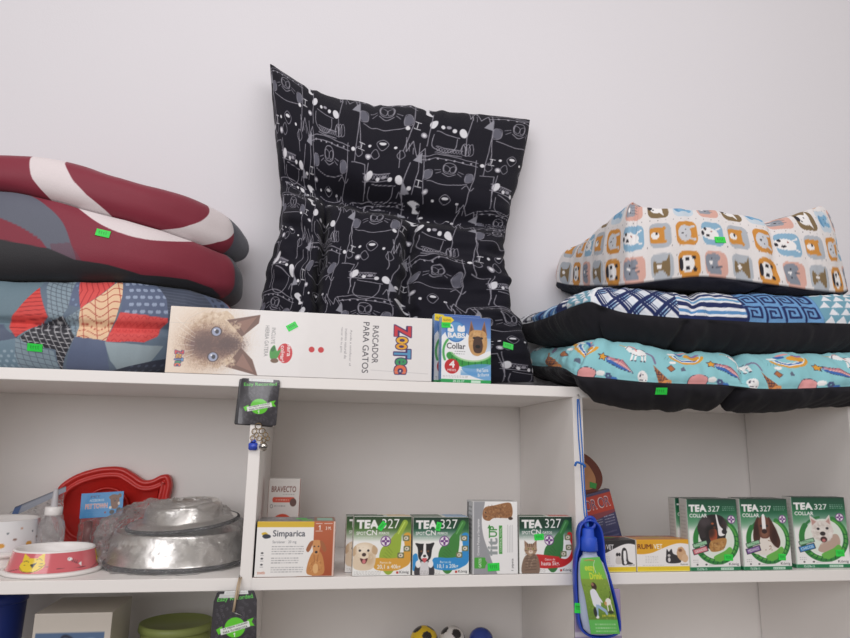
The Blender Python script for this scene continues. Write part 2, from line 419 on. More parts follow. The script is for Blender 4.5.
# --- cat-and-dog line print for the leaning cushion (one repeat)
def cat_print():
    c = Cv(230, 212, (21, 20, 31), 1.5); c.wrap = True
    L = (150, 148, 158); Wt = (214, 214, 220); G = (96, 96, 108); w = 1.35
    def glasses_cat(x, y):
        c.line([(x-48, y-26), (x-44, y+26), (x-38, y+78)], w, L); c.line([(x+46, y-28), (x+47, y+20), (x+36, y+82)], w, L)
        c.curve([(x-52, y-24), (x-10, y-32), (x+50, y-22)], w, L); c.curve([(x-52, y-15), (x-10, y-23), (x+50, y-13)], w, L)
        for k in range(6): c.ell(x-38+k*15, y-22+abs(k-2.5)*1.2, 2.2, 2.2, L)
        c.curve([(x-12, y-4), (x-6, y-14), (x+6, y-14), (x+12, y-4), (x+8, y+10), (x-8, y+10)], w, L, True)
        c.curve([(x-9, y-8), (x, y-3), (x-2, y+8), (x-10, y+4)], w*.8, L, True); c.curve([(x+9, y-8), (x+1, y-3), (x+3, y+8), (x+10, y+4)], w*.8, L, True)
        for q in (-1, 1):
            c.line([(x+q*16, y+4), (x+q*26, y+8)], w*.8, L); c.line([(x+q*15, y+9), (x+q*23, y+15)], w*.8, L)
            c.ell(x+q*37, y+17, 8, 11, G, q*15); c.curve([(x+q*37-6, y+8), (x+q*37+6, y+8), (x+q*37+7, y+24), (x+q*37-5, y+27)], w*.7, L, True)
        c.curve([(x-12, y+12), (x, y+18), (x+12, y+12)], w, L); c.curve([(x-36, y+31), (x, y+38), (x+36, y+31)], w, L)
        c.curve([(x-10, y+68), (x, y+58), (x+10, y+68), (x, y+80)], w*.8, L, True); c.ell(x, y+66, 6, 3, Wt)
        c.ell(x-22, y+72, 2.8, 2.8, Wt); c.ell(x+22, y+74, 2.8, 2.8, Wt)
    def white_ear_dog(x, y):
        for q in (-1, 1): c.ell(x+q*27, y+q*6, 6.5, 9, Wt, q*-28)
        c.ell(x-10, y, 3.5, 3.5, Wt); c.ell(x, y-2, 4.5, 3, L); c.ell(x+11, y+3, 4, 4, Wt); c.curve([(x-20, y+8), (x, y+12), (x+22, y+16)], w, L)
        c.curve([(x-24, y+14), (x-26, y+36), (x-14, y+48), (x+4, y+50), (x+16, y+38), (x+18, y+18)], w, L)
        c.line([(x-30, y-30), (x-34, y+40)], w, L); c.line([(x+42, y-34), (x+34, y+12), (x+36, y+52)], w, L)
        c.curve([(x+26, y+40), (x+30, y+28), (x+35, y+40)], w, L)
    def hat(x, y):
        for k in range(9): c.curve([(x+k*5, y), (x+2+k*5, y-4), (x+4+k*5, y), (x+2+k*5, y+4)], w*.7, L, True)
        c.line([(x-2, y-6), (x+46, y-4)], w, L); c.line([(x-2, y+7), (x+46, y+9)], w, L)
    def nose(x, y):
        c.line([(x-5, y-7), (x+5, y-6)], w, Wt); c.line([(x, y-7), (x-1, y+5)], w, Wt); c.line([(x-6, y+6), (x+5, y+7)], w, Wt)
        c.ell(x-16, y+10, 4, 4, Wt); c.ell(x+13, y+16, 5.5, 5.5, L); c.ell(x+13, y+16, 3, 3, Wt)
    def zig(x, y, s=1):
        c.line([(x, y), (x+3, y+30*s), (x+12, y+2), (x+22, y+34*s), (x+34, y+12), (x+38, y+40*s)], w, L)
        c.line([(x+6, y+10), (x+8, y+26)], w*.8, L); c.line([(x+14, y+16), (x+15, y+30)], w*.8, L)
    def tri(x, y, s=1):
        c.poly([(x-10*s, y+8), (x+5*s, y-14), (x+6*s, y+12)], (140, 140, 150))
    glasses_cat(58, 40); white_ear_dog(166, 58); nose(112, 62); tri(8, 40); zig(96, 92); nose(22, 118)
    glasses_cat(178, 146); hat(150, 104); hat(30, 172); white_ear_dog(66, 176); zig(200, 6, .8); tri(122, 128); tri(104, 196, -1)
    nose(128, 184); c.line([(120, 96), (124, 160), (118, 205)], w, L); c.line([(14, 60), (10, 150)], w, L); c.line([(4, 152), (30, 150), (34, 200)], w, L)
    c.smooth([(112, 10), (122, 6), (134, 14), (128, 24), (136, 34), (124, 34), (122, 22)], Wt); c.ell(131, 17, 3.5, 3.5, (60, 60, 70))
    for k in range(3): c.curve([(196+k*6, 108), (194+k*6, 90), (200+k*6, 84), (203+k*6, 104)], w*.8, L, True)
    for x in (10, 40, 84): c.curve([(x, 130), (x+8, 120), (x+14, 132), (x+6, 140)], w*.8, L, True)
    c.curve([(206, 188), (214, 180), (222, 190), (228, 182)], w, L); c.line([(88, 120), (90, 158)], w, L)
    return c

def leaning_cushion():
    Nu, Nv = 560, 640
    top = spl([(270, 64), (300, 85), (335, 101), (380, 108), (430, 112), (480, 117), (530, 120)], 200)
    left = spl([(270, 64), (272, 100), (276, 150), (282, 200), (279, 235), (270, 275), (258, 312), (248, 350), (256, 378)], 200)
    right = spl([(530, 120), (522, 165), (511, 205), (505, 245), (508, 285), (516, 320), (529, 350), (534, 382)], 200)
    bot = spl([(256, 378), (300, 379), (350, 380), (440, 384), (534, 382)], 200)
    kk = np.arange(200.)                                       # small crinkles of the outline
    right[:, 0] += (5*noise2(kk*.09, kk*0, 2)+3*noise2(kk*.23, kk*0, 4))*np.sin(kk/199*PI)*np.interp(kk, [0, 80, 120, 199], [.4, .6, 1.6, 1])
    left[:, 0] += (5*noise2(kk*.08, kk*0, 6)+3*noise2(kk*.21, kk*0, 8))*np.sin(kk/199*PI)*np.interp(kk, [0, 80, 120, 199], [.4, .6, 1.6, 1])
    top[:, 1] += (4*noise2(kk*.06, kk*0, 12)+2.5*noise2(kk*.2, kk*0, 14))*np.sin(kk/199*PI)
    u = np.linspace(0, 1, Nu); v = np.linspace(0, 1, Nv)      # v: 0 bottom 1 top
    I = lambda P, t: np.stack([np.interp(t, np.linspace(0, 1, len(P)), P[:, k]) for k in (0, 1)], -1)
    Tp, Bt = I(top, u), I(bot, u); Lf, Rt = I(left[::-1], v), I(right[::-1], v)
    U, V = np.meshgrid(u, v)
    P2 = ((1-V)[..., None]*Bt[None]+V[..., None]*Tp[None]+(1-U)[..., None]*Lf[:, None]+U[..., None]*Rt[:, None]
          - ((1-U)*(1-V))[..., None]*Bt[0]-(U*(1-V))[..., None]*Bt[-1]-((1-U)*V)[..., None]*Tp[0]-(U*V)[..., None]*Tp[-1])
    Y = .150+.135*V**.8
    d = AF[None, None]+AR*((P2[..., 0:1]-425)/F_PX)-AU*((P2[..., 1:2]-319)/F_PX)
    P = CAM+d*((Y-CAM[1])/d[..., 1])[..., None]
    e = 1-(2*U-1)**2; g = 1-(2*V-1)**2
    base = (np.clip(e, 0, 1)**.42)*(np.clip(g, 0, 1)**.42)
    def val(x, c, wd): return np.exp(-((x-c)/wd)**2)
    hv = .655+.02*np.sin(U*5)-.03*(U-.5)
    below = 1/(1+np.exp((V-hv)/.012))
    ch = val(U, .315+.02*np.sin(V*6), .020)+val(U, .665, .020)
    t = base*(1-.80*val(V, hv, .036)*(.35+.65*np.clip(1-abs(U-.5)*1.1, 0, 1))-.50*ch*below*np.clip((hv-V)*12, 0, 1))
    t -= .16*base*below*(val(U, .315, .06)+val(U, .665, .06))*.6
    side = np.clip(1-U*3.6, 0, 1)**.6+np.clip((U-.70)*3.4, 0, 1)**.6
    wr = (noise2(U*5+V*2, V*24+noise2(U*6, V*5, 9)*3, 3)+.6*noise2(U*9, V*44, 5))*side*np.clip((.72-V)*6, 0, 1)
    wr2 = noise2(U*7, V*6, 8)*.5+noise2(U*22, V*18, 6)*.18
    tk = .078*t+base*(.040*wr+.018*wr2)
    tk += base*.010*noise2(U*30, V*9, 11)*np.clip((V-.9)*8, 0, 1)
    nrm = np.array([0, -1, .0])
    tk = tk+base*.016*np.clip((V-hv)*9, 0, 1)*np.clip((1-V)*12, 0, 1)
    F = P+tk[..., None]*np.array([0, -1, .12]); F[..., 1] = np.maximum(F[..., 1], .056)
    Bk = P-(.75*.062*base)[..., None]*np.array([0, -1, .1]); Bk[..., 1] = np.minimum(Bk[..., 1], WALLY-.001)
    F[..., 2] = np.maximum(F[..., 2], H+T+.0006); Bk[..., 2] = np.maximum(Bk[..., 2], H+T+.0006)
    c = cat_print()
    wx = U*545+9*noise2(U*5, V*5, 1)*2+14*wr*base; wy = (1-V)*640+14*noise2(U*4, V*6, 2)+34*wr*base+26*val(V, hv, .03)*np.sign(V-hv)
    cf = c.samp(wx % 230, wy % 212, True)
    ii = np.r_[np.arange(0, Nu-1, 6), Nu-1]; jj = np.r_[np.arange(0, Nv-1, 6), Nv-1]; nb, mb = len(ii), len(jj)
    cols = np.vstack([cf.reshape(-1, 3), np.tile([26, 25, 34], (Bk[jj][:, ii].reshape(-1, 3).shape[0], 1))])
    i, j = np.meshgrid(np.arange(Nv-1), np.arange(Nu-1), indexing='ij')
    Fa = np.stack([i*Nu+j, i*Nu+j+1, (i+1)*Nu+j+1, (i+1)*Nu+j], -1).reshape(-1, 4)
    K = Nu*Nv; i, j = np.meshgrid(np.arange(mb-1), np.arange(nb-1), indexing='ij'); Fb = np.stack([i*nb+j, i*nb+j+1, (i+1)*nb+j+1, (i+1)*nb+j], -1).reshape(-1, 4)
    # back grid coarser inside would crack at the edge, so it shares the edge positions
    o = link('dog_cushion', np.vstack([F.reshape(-1, 3), Bk[jj][:, ii].reshape(-1, 3)]), np.vstack([Fa, Fb[:, ::-1]+K]), FABRIC, None, True, cols)
    tag(o, 'big black tufted cushion with white line drawings of pets, leaning upright against the wall', 'cushion')
    return o
cushion_black = leaning_cushion()

# --- cushions lying in piles, built from their plan outline
def pile_cushion(name, ctrl, E, colf, label, cat, group, m=FABRIC, dense=(0, 1), nd=620, nc=160, nr=80, top_n=22, pinch=0., crown=.0, bcrown=0., wr=.004, ws=(30, 5), pw=1., floor=None, seed=0, creases=(), soft=False):
    """ctrl rows: seam X, Y, Z, rise, drop, S (running print coordinate)"""
    Cc = np.array(ctrl, float); N = len(Cc)
    d0, d1 = dense
    q = np.concatenate([np.linspace(d0, d1, nd, endpoint=False), np.linspace(d1, N+d0, nc, endpoint=False)])
    S = []
    for x in q:
        x = x % N; i = int(x); t = x-i; a, b, c, d = Cc[(i-1) % N], Cc[i % N], Cc[(i+1) % N], Cc[(i+2) % N]
        r = .5*((2*b)+(c-a)*t+(2*a-5*b+4*c-d)*t*t+(-a+3*b-3*c+d)*t**3)
        r[5] = b[5]+(c[5]-b[5])*t if i+1 < N else b[5]+40*t
        S.append(r)
    S = np.array(S); n = len(S)
    cx, cy = Cc[:, 0].mean(), Cc[:, 1].mean(); ctr = np.array([cx, cy])
    seg = np.r_[0, np.cumsum(np.hypot(*np.diff(S[:, :2], axis=0).T))]
    dirv = np.roll(S[:, :2], -3, 0)-np.roll(S[:, :2], 3, 0)
    nrm = np.stack([-dirv[:, 1], dirv[:, 0]], -1); nrm /= np.linalg.norm(nrm, axis=1, keepdims=True)+1e-9
    sg = np.sign(((ctr-S[:, :2])*nrm).sum(1)); nrm *= sg[:, None]
    toc = ctr-S[:, :2]; dist = np.linalg.norm(toc, axis=1, keepdims=True); toc /= dist
    inw = .6*nrm+.4*toc
    V = []; Cl = []
    def half(sgn, amp):
        rows = []; cr = []
        th = np.linspace(0, PI/2, nr)
        A = 0; prev = None
        for k, t in enumerate(th):
            e = E*(1-math.cos(t)); f = math.sin(t)**pw
            z = S[:, 2]+sgn*amp*f
            pc = pinch*math.exp(-(f/.10)**2)
            inset = e+pc
            w_ = wr*(noise2(seg*ws[0]+seed, np.full(n, f*ws[1]*sgn), seed+1)*1.2+noise2(seg*ws[0]*2.7, np.full(n, f*ws[1]*2*sgn+9), seed+2)*.6)*(1 if soft else min(1, f*5))
            if not soft: w_ = w_+.0030*noise2(seg*95+seed, np.full(n, f*1.2), seed+7)*math.exp(-f*2.2)*min(1, f*9)
            for (cs, cw, cd) in creases: w_ = w_-cd*np.exp(-((S[:, 5]-cs-14*f*sgn)/cw)**2)*min(1, f*4)
            xy = S[:, :2]+inw*(inset-w_)[:, None]
            p = np.column_stack([xy, z+(w_*.8*sgn if (k > 3 and not soft) else w_*.3 if soft else 0)])
            if prev is not None: A = A+np.linalg.norm(p-prev, axis=1)
            else: A = np.zeros(n)
            prev = p; rows.append(p); cr.append(colf(S[:, 5], seg, A*sgn, np.full(n, f*sgn)))
        last = rows[-1]; f2 = 1.
        for k in range(1, top_n+1):
            r = k/top_n; cz = (last[:, 2]).mean()+sgn*(crown if sgn > 0 else bcrown)
            rr = math.sin(r*PI/2)
            xy = last[:, :2]+(ctr-last[:, :2])*r
            z = last[:, 2]*(1-rr)+cz*rr
            p = np.column_stack([xy, z]); A = A+np.linalg.norm(p-prev, axis=1); prev = p
            rows.append(p); cr.append(colf(S[:, 5], seg, A*sgn, np.full(n, (1+r)*sgn)))
        return rows, cr
    ra, ca = half(1, S[:, 3]); rb, cb = half(-1, S[:, 4])
    def faces(R, off, flip):
        i, j = np.meshgrid(np.arange(R-1), np.arange(n), indexing='ij'); jn = (j+1) % n
        f = np.stack([off+i*n+j, off+i*n+jn, off+(i+1)*n+jn, off+(i+1)*n+j], -1).reshape(-1, 4)
        return f[:, ::-1] if flip else f
    A_ = np.vstack(ra); B_ = np.vstack(rb)
    P = np.vstack([A_, B_]); Fc = np.vstack([faces(len(ra), 0, False), faces(len(rb), len(A_), True)])
    P[:, 1] = np.minimum(P[:, 1], WALLY-.0015)
    if floor is not None:
        on = (P[:, 1] > -.004); P[on, 2] = np.maximum(P[on, 2], floor)
    # orientation: outward
    o = link(name, P, Fc, m, None, True, np.vstack(ca+cb))
    bm = bmesh.new(); bm.from_mesh(o.data); bmesh.ops.recalc_face_normals(bm, faces=bm.faces); bm.to_mesh(o.data); bm.free()
    tag(o, label, cat, group); return o

def rows_px(lst, E, k=.55):
    """control rows from (x, y of seam, Y, y of top edge, y of bottom edge): real positions on plane Y"""
    out = []
    for (px, py, Y, pt, pb) in lst:
        s = at(px, py, Y); t = at(px, pt, Y+E*k)[2]; b = at(px, pb, Y+E*k*.6)[2]
        out.append([s[0], s[1], s[2], max(.01, t-s[2]), max(.004, s[2]-b), px])
    return out
TOPZ = H+T+.0006

# ---- right pile, bottom: unicorn print over black
def unicorn_print():
    c = Cv(96, 60, (142, 200, 208), 4.2); c.wrap = True
    K = (52, 44, 70); Or = (222, 160, 62); Bl = (62, 108, 178); Pk = (228, 160, 160); Wt = (240, 240, 240); Bn = (176, 112, 72)
    # rainbow bowl with cloud
    t = np.linspace(.05*PI, .95*PI, 16)
    for r, col, w in ((15, Or, 2.6), (12.4, Wt, 1.6), (10.8, Bl, 1.8), (9, Wt, 1)):
        c.line(np.stack([22+np.cos(t)*r, 14+np.sin(t)*r*.72], -1), w, col)
    c.ell(27, 15, 7.5, 4, Or, 12); c.ell(16, 10, 4, 2, Bl, 10); c.ell(30, 11, 5, 1.8, (150, 120, 170), 12); c.ell(9, 12, 4, 1.8, Wt); c.ell(20, 7, 5, 1.6, Pk)
    # shooting star
    c.poly([(44, 24), (60, 28), (68, 40), (58, 37), (46, 31)], Bl); c.poly([(44, 24), (60, 27), (68, 40), (56, 32)], (196, 130, 140)); c.line([(45, 27), (58, 31), (67, 39)], .8, (240, 200, 190))
    c.line([(44, 24), (60, 28), (68, 40), (58, 37), (46, 31)], .5, K)
    P = [];
    for k in range(10):
        a = -PI/2+k*PI/5+.2; r = 4.6 if k % 2 == 0 else 2.4; P.append((42+r*math.cos(a), 26+r*math.sin(a)))
    c.poly(P, Or); c.line(P+P[:1], .5, K)
    # unicorn
    c.ell(74, 17, 7, 4, Wt, 10); c.ell(65.5, 11, 3.4, 2.4, Wt, 30); c.poly([(66, 11), (70, 15), (66, 18), (63, 13)], Wt)
    for x in (69, 72, 77, 80): c.line([(x, 19), (x-1.5+RNG.uniform(-1, 1), 27)], 1.7, Wt); c.ell(x-1.5, 27.5, 1, .8, K)
    c.line([(63, 9), (58, 7)], 1, Or); c.curve([(66, 8), (70, 10), (72, 15)], 1.6, Pk); c.curve([(81, 16), (86, 20), (88, 28)], 2, (130, 120, 150)); c.curve([(67, 19), (74, 21.5), (80, 20)], .5, K)
    c.curve([(63, 13), (66, 8.5), (72, 12.5), (80, 13.5)], .5, K)
    # ice cream cone
    c.poly([(86, 30), (98, 44), (90, 50)], Bn)
    for k in range(4): c.line([(88+k*2.4, 33+k*2.6), (88.5+k*1.5, 42+k*1.6)], .45, K); c.line([(87+k, 36+k*3), (92+k*1.7, 38+k*2)], .45, K)
    c.ell(96, 48, 5.5, 3.2, (226, 150, 90), -35); c.ell(98, 50, 3.4, 2, (90, 50, 60), -35)
    # pink ice and white candy
    c.smooth([(20, 42), (28, 38), (36, 41), (34, 48), (26, 50), (19, 50)], Pk); c.curve([(20, 42), (28, 38), (36, 41), (34, 48), (26, 50), (19, 50)], .5, K, True); c.ell(40, 43, 4, 2.6, Wt, -12); c.ell(18, 51, 2.5, 2.5, Wt)
    c.ell(76, 43, 4.4, 6, Wt); [c.ell(76+RNG.uniform(-3, 3), 43+RNG.uniform(-4, 4), .6, .6, K) for _ in range(8)]
    # flowers
    for x, y, col in ((52, 48, Bl), (58, 51, Or), (47, 45, (80, 90, 130)), (2, 50, Bl)):
        for a in range(6): c.ell(x+2*math.cos(a*1.05), y+2*math.sin(a*1.05), 1.3, 1.3, col)
    # gems
    c.poly([(2, 32), (6, 28), (9, 33), (5, 36)], Bn); c.line([(2, 32), (6, 28), (9, 33), (5, 36), (2, 32)], .5, K); c.poly([(14, 32), (17, 29), (18, 34), (14, 35)], (100, 110, 130))
    c.ell(8, 25, 3, 1.8, Wt); [c.line([(1+k*2.6, 22-k*.2), (3+k*2.6, 18)], .4, (110, 160, 170)) for k in range(5)]
    return c
UNI = unicorn_print()
def col_unicorn(S, seg, A, f):
    c = UNI.samp((S*.86+3) % 96, (47-A*520) % 60, True)
    blk = np.array(BLK, float)*(1+.0*A[:, None]); return np.where((A >= 0)[:, None], c, blk)
E1 = .075
r1 = rows_px([(530, 366, .30, 348, 384), (541, 366, .21, 347, 385), (552, 366, .10, 346, 387), (563, 368, .02, 343, 390), (576, 375, -.04, 340, 398), (600, 377, -.055, 338, 402.5),
              (640, 381, -.06, 342, 408), (680, 383, -.06, 348, 410), (720, 384, -.06, 350, 410), (760, 388, -.065, 351, 414), (800, 388, -.065, 352, 412), (850, 386, -.06, 352, 407), (900, 384, -.05, 352, 404)], E1)
r1 += [[1.27, -.02, .36, .06, .03, 1000], [1.30, .12, .36, .06, .03, 1040], [1.27, .29, .375, .06, .03, 1080], [1.0, .322, .375, .06, .03, 1150], [.75, .322, .375, .06, .03, 1220]]
cu1 = pile_cushion('unicorn_cushion', r1, E1, col_unicorn, 'cushion with teal unicorn and rainbow print over black, at the bottom of the right pile', 'cushion', 'cushions piled on the right',
                   dense=(0, 12), nd=760, nr=60, crown=.008, bcrown=-.004, wr=.007, ws=(26, 1.2), floor=TOPZ, seed=3, pinch=.003, creases=((745, 6, .012), (572, 7, .008)))

# ---- right pile, middle: blue geometric patchwork over black
def blue_print():
    c = Cv(420, 90, (40, 60, 110), 2.6); N_ = (33, 45, 92); Lb = (120, 168, 206); Wt = (228, 230, 236); Tl = (112, 160, 180)
    ox = 500                                                    # drawing x = S-500, y: 0 top .. 90 seam side up to 45
    def greek(x0, x1, bg, fg, y0=0, y1=90, st=22, w=2.2, sk=0):
        c.rect(x0, y0, x1, y1, bg); y = y1-1
        while y > y0:
            x = x0
            while x < x1:
                s = st; P = [(x+1, y), (x+1, y-s+3), (x+s-4, y-s+3), (x+s-4, y-4), (x+5, y-4), (x+5, y-s+8), (x+s-9, y-s+8), (x+s-9, y-9)]
                P = [(min(a, x1), b) for a, b in P]; c.line(P, w, fg); x += st
            y -= st
    greek(0, 33, Wt, (46, 46, 60), st=9, w=1.)
    c.rect(33, 0, 58, 90, (70, 112, 162))
    for k in range(7): c.line([(35+k*4.4, 90), (40+k*4.4, 0)], 1.8, N_ if k % 2 else (170, 200, 224))
    c.rect(58, 0, 70, 90, N_); [c.rect(59+3*(k % 2), 90-k*6, 66+3*(k % 2), 93-k*6, Wt) for k in range(16)]
    c.rect(66, 0, 98, 90, Tl)
    for k in range(16):
        for q in range(5):
            x = 66+q*8+(k % 2)*4; y = 90-k*6; c.poly([(x, y), (x+6, y-1), (x+1, y-6)], Wt)
    # plaid
    c.rect(94, 0, 182, 90, Lb)
    for k in range(-6, 12):
        x = 94+k*17
        for (o_, w_, col) in ((5, 6, Wt),):
            c.line([(max(94, x+o_)-0, 90), (x+o_+70, 0)], w_, col, .8)
    cc = Cv(88, 90, (150, 186, 216), 2.6)
    for k in range(-8, 12):
        b = k*26; cc.line([(b, 90), (b+80, 0)], 10, Wt, .85); cc.line([(b+8, 0), (b+88, 90)], 10, Wt, .7)
    for k in range(-8, 12):
        b = k*26+13
        for o_, w_ in ((-3.2, 4.2), (2.4, 2.), (6.2, 1.1)): cc.line([(b+o_, 90), (b+o_+80, 0)], w_, N_); cc.line([(b+o_-1, 0), (b+o_+79, 90)], w_, N_)
    x0 = int(94*c.r); c.a[:, x0:x0+cc.W] = cc.a[:c.H, :]
    # stripes
    for k, (h, col) in enumerate([(4, N_), (3, Wt), (4, (90, 140, 190)), (5, Wt), (6, N_), (4, Wt), (3, (110, 160, 200)), (2, Wt), (6, (44, 60, 110)), (3, Wt), (3, (90, 140, 190)), (5, Wt), (5, N_), (8, Wt), (4, N_), (25, Wt)]):
        pass
    y = 90
    for h, col in [(3.5, N_), (3, Wt), (4, (90, 140, 190)), (4, Wt), (6.5, N_), (3, Wt), (4, (110, 160, 200)), (3, Wt), (5, (44, 60, 110)), (5, Wt), (3, N_), (5, Wt), (4, N_), (40, Wt)]:
        c.rect(180, y-h, 248, y, col); y -= h
    greek(248, 326, (108, 156, 204), N_, st=19.5, w=2.4)
    c.rect(326, 0, 420, 90, Tl)
    for k in range(10):
        for q in range(10):
            x = 327+q*11+(k % 2)*5; y = 90-k*9; c.poly([(x, y), (x+10, y), (x+7, y-8)], Wt)
    return c
BLU = blue_print()
def col_blue(S, seg, A, f):
    x = np.where(S > 920, 326+(S % 80), S-500)
    c = BLU.samp(x, 90-np.clip(A, 0, .16)*560); return np.where((A >= 0)[:, None], c, np.array(BLK, float))
E2 = .07
r2 = rows_px([(519, 327, .29, 318, 347), (531, 322, .21, 313, 347), (545, 317.5, .13, 306, 347), (562, 310, .05, 296, 346.5), (577, 304, -.005, 289, 343), (590, 301, -.03, 285, 341), (604, 306, -.04, 284, 341),
              (625, 312, -.045, 284, 342), (652, 315, -.05, 287, 345), (690, 318, -.05, 290, 350), (730, 320, -.05, 291, 352), (770, 322, -.05, 292, 353), (810, 322, -.05, 293, 353), (850, 323, -.05, 295, 353), (900, 324, -.04, 297, 353)], E2, .5)
r2 += [[1.27, -.01, .47, .04, .04, 1000], [1.30, .12, .47, .04, .04, 1040], [1.27, .29, .48, .04, .04, 1080], [1.0, .322, .485, .04, .04, 1150], [.75, .322, .49, .035, .04, 1220]]
cu2 = pile_cushion('patchwork_cushion', r2, E2, col_blue, 'black cushion with blue and white geometric patchwork top, middle one of the right pile', 'cushion', 'cushions piled on the right',
                   dense=(0, 14), nd=760, nr=60, crown=.004, bcrown=.0, wr=.006, ws=(26, 1.2), seed=11, pinch=.002, creases=((690, 5, .007), (604, 6, .006)))

# ---- right pile, top: animal faces in rounded squares
def animal_print():
    c = Cv(78, 81, (226, 222, 222), 4.6); c.wrap = True
    for k in range(10):
        for q in range(10): c.ell(k*7.8+(q % 2)*3.9, q*8.1+2, .45, .45, (120, 115, 120))
    Br = (128, 108, 78); Or = (206, 142, 66); Bl = (138, 176, 202); Lb = (196, 210, 222); Pk = (214, 168, 156); Gy = (176, 182, 190); Dk = (44, 42, 50); Wt = (236, 234, 234)
    def sq(x, y, col): c.rrect(x-10.5, y-11, x+10.5, y+11, 5.5, col)
    # row 1 (y 13)
    sq(13, 13, Br); c.ell(11, 13, 6.5, 6, Wt, 8); c.ell(5, 12, 2.4, 3.4, Dk); c.poly([(14, 8), (18, 3), (18, 12)], Wt); c.poly([(13, 17), (18, 22), (17, 13)], Wt); c.ell(8, 15, 1, .8, Dk); c.ell(12, 11, .7, .7, Dk)
    sq(39, 13, Lb); c.ell(34, 13, 4.2, 6, (98, 150, 190)); c.rect(34, 8, 44, 18, (124, 172, 206)); c.ell(45, 9, 2.6, 2.6, (124, 172, 206)); c.ell(45, 17, 2.6, 2.6, (124, 172, 206)); c.ell(41, 11, .6, .6, Dk); c.ell(41, 15, .6, .6, Dk)
    sq(65, 13, Pk); c.rrect(56, 6, 68, 20, 2, (150, 154, 164)); c.ell(60, 13, 2, 2.6, Wt); c.ell(63, 10, .8, .8, Dk); c.ell(63, 16, .8, .8, Dk); [c.line([(65, 8+k*3), (70, 8+k*3)], .6, (110, 112, 124)) for k in range(4)]
    # row 2 (y 40)
    sq(13, 40, Gy); c.rrect(3, 33, 17, 47, 2.5, Or); c.ell(8, 40, 4, 3.2, Wt); c.ell(9.5, 38.6, 1.2, 1.4, Dk); c.ell(17, 34, 1.6, 1.6, Or); c.ell(17, 46, 1.6, 1.6, Or)
    sq(39, 40, Or); c.ell(37, 40, 6.5, 7.5, (204, 206, 212)); c.ell(35, 40, 1.2, .8, Dk); c.line([(41, 35), (47, 34)], 2.2, (204, 206, 212)); c.line([(41, 45), (47, 46)], 2.2, (204, 206, 212)); c.ell(38, 37, .6, .6, Dk); c.ell(38, 43, .6, .6, Dk)
    sq(65, 40, Bl); c.ell(62, 40, 9, 5.5, Wt, 6); c.ell(55, 40, 1.6, 2, Dk); c.ell(58, 36, 1.4, 1.4, Dk); c.ell(60, 42, 1.8, 1.3, Dk); c.ell(64, 38, .9, .9, (150, 80, 70)); c.line([(69, 36), (73, 34)], 1.4, Wt); c.line([(69, 44), (73, 46)], 1.4, Wt)
    # row 3 (y 67)
    sq(13, 67, Gy); c.smooth([(5, 62), (9, 64), (17, 62), (20, 58), (19, 76), (12, 70), (5, 73)], Br); c.ell(10, 67, 2.5, 1.8, Wt)
    sq(39, 67, Or); c.ell(37, 67, 7, 7.5, Wt); c.ell(31, 67, 2, 6, Dk); c.ell(37, 63, 2.2, 1.6, Dk); c.ell(37, 71, 2.2, 1.6, Dk); c.ell(44, 62, 2, 2, Dk); c.ell(44, 72, 2, 2, Dk)
    sq(65, 67, Pk); c.smooth([(56, 60), (66, 58), (69, 62), (66, 66), (69, 75), (58, 75), (55, 68)], (136, 142, 154)); c.ell(60, 66, 1.8, 1.4, Wt); c.ell(61, 63, .7, .7, Dk); c.ell(61, 70, .7, .7, Dk); [c.line([(64, 62+k*4), (70, 61+k*4)], .6, (96, 100, 112)) for k in range(3)]
    return c
ANI = animal_print()
E3 = .035
r3b = rows_px([(559, 284, .31, 256, 295), (568, 285, .25, 247, 294), (582, 286, .17, 236, 292), (600, 286, .08, 222, 290), (616, 286, .02, 209, 288), (626, 285, -.012, 202, 288), (637, 284, -.024, 204, 287),
              (660, 281, -.03, 207, 286), (700, 277, -.03, 207, 288), (735, 280, -.03, 208.5, 291), (765, 284, -.03, 214, 292), (788, 287, -.03, 219, 294), (808, 290, -.03, 217, 295), (826, 292, -.026, 212, 296), (840, 293, -.012, 209, 297), (847, 292, .03, 213, 296)], E3, .45)
r3b += [[1.195, .12, .54, .10, .01, 900], [1.20, .22, .55, .11, .01, 930], [1.17, .31, .56, .11, .01, 960], [1.0, .325, .56, .10, .01, 1050], [.8, .325, .565, .09, .01, 1150]]
def col_animal(S, seg, A, f):
    x = seg*450; c = ANI.samp((x+OFF3) % 78, (79-A*415) % 81, True)
    return np.where((A > .0015)[:, None], c, np.array((26, 27, 40), float))
OFF3 = -12
cu3 = pile_cushion('animal_face_cushion', r3b, E3, col_animal, 'white cushion printed with rows of animal faces in rounded squares, top of the right pile', 'cushion', 'cushions piled on the right',
                   dense=(0, 16), nd=860, nr=70, crown=-.012, bcrown=-.0, wr=.004, ws=(22, 1.0), seed=23, pinch=.0, creases=((628, 2.5, .004), (775, 7, .008), (838, 3, .004)), pw=.9)

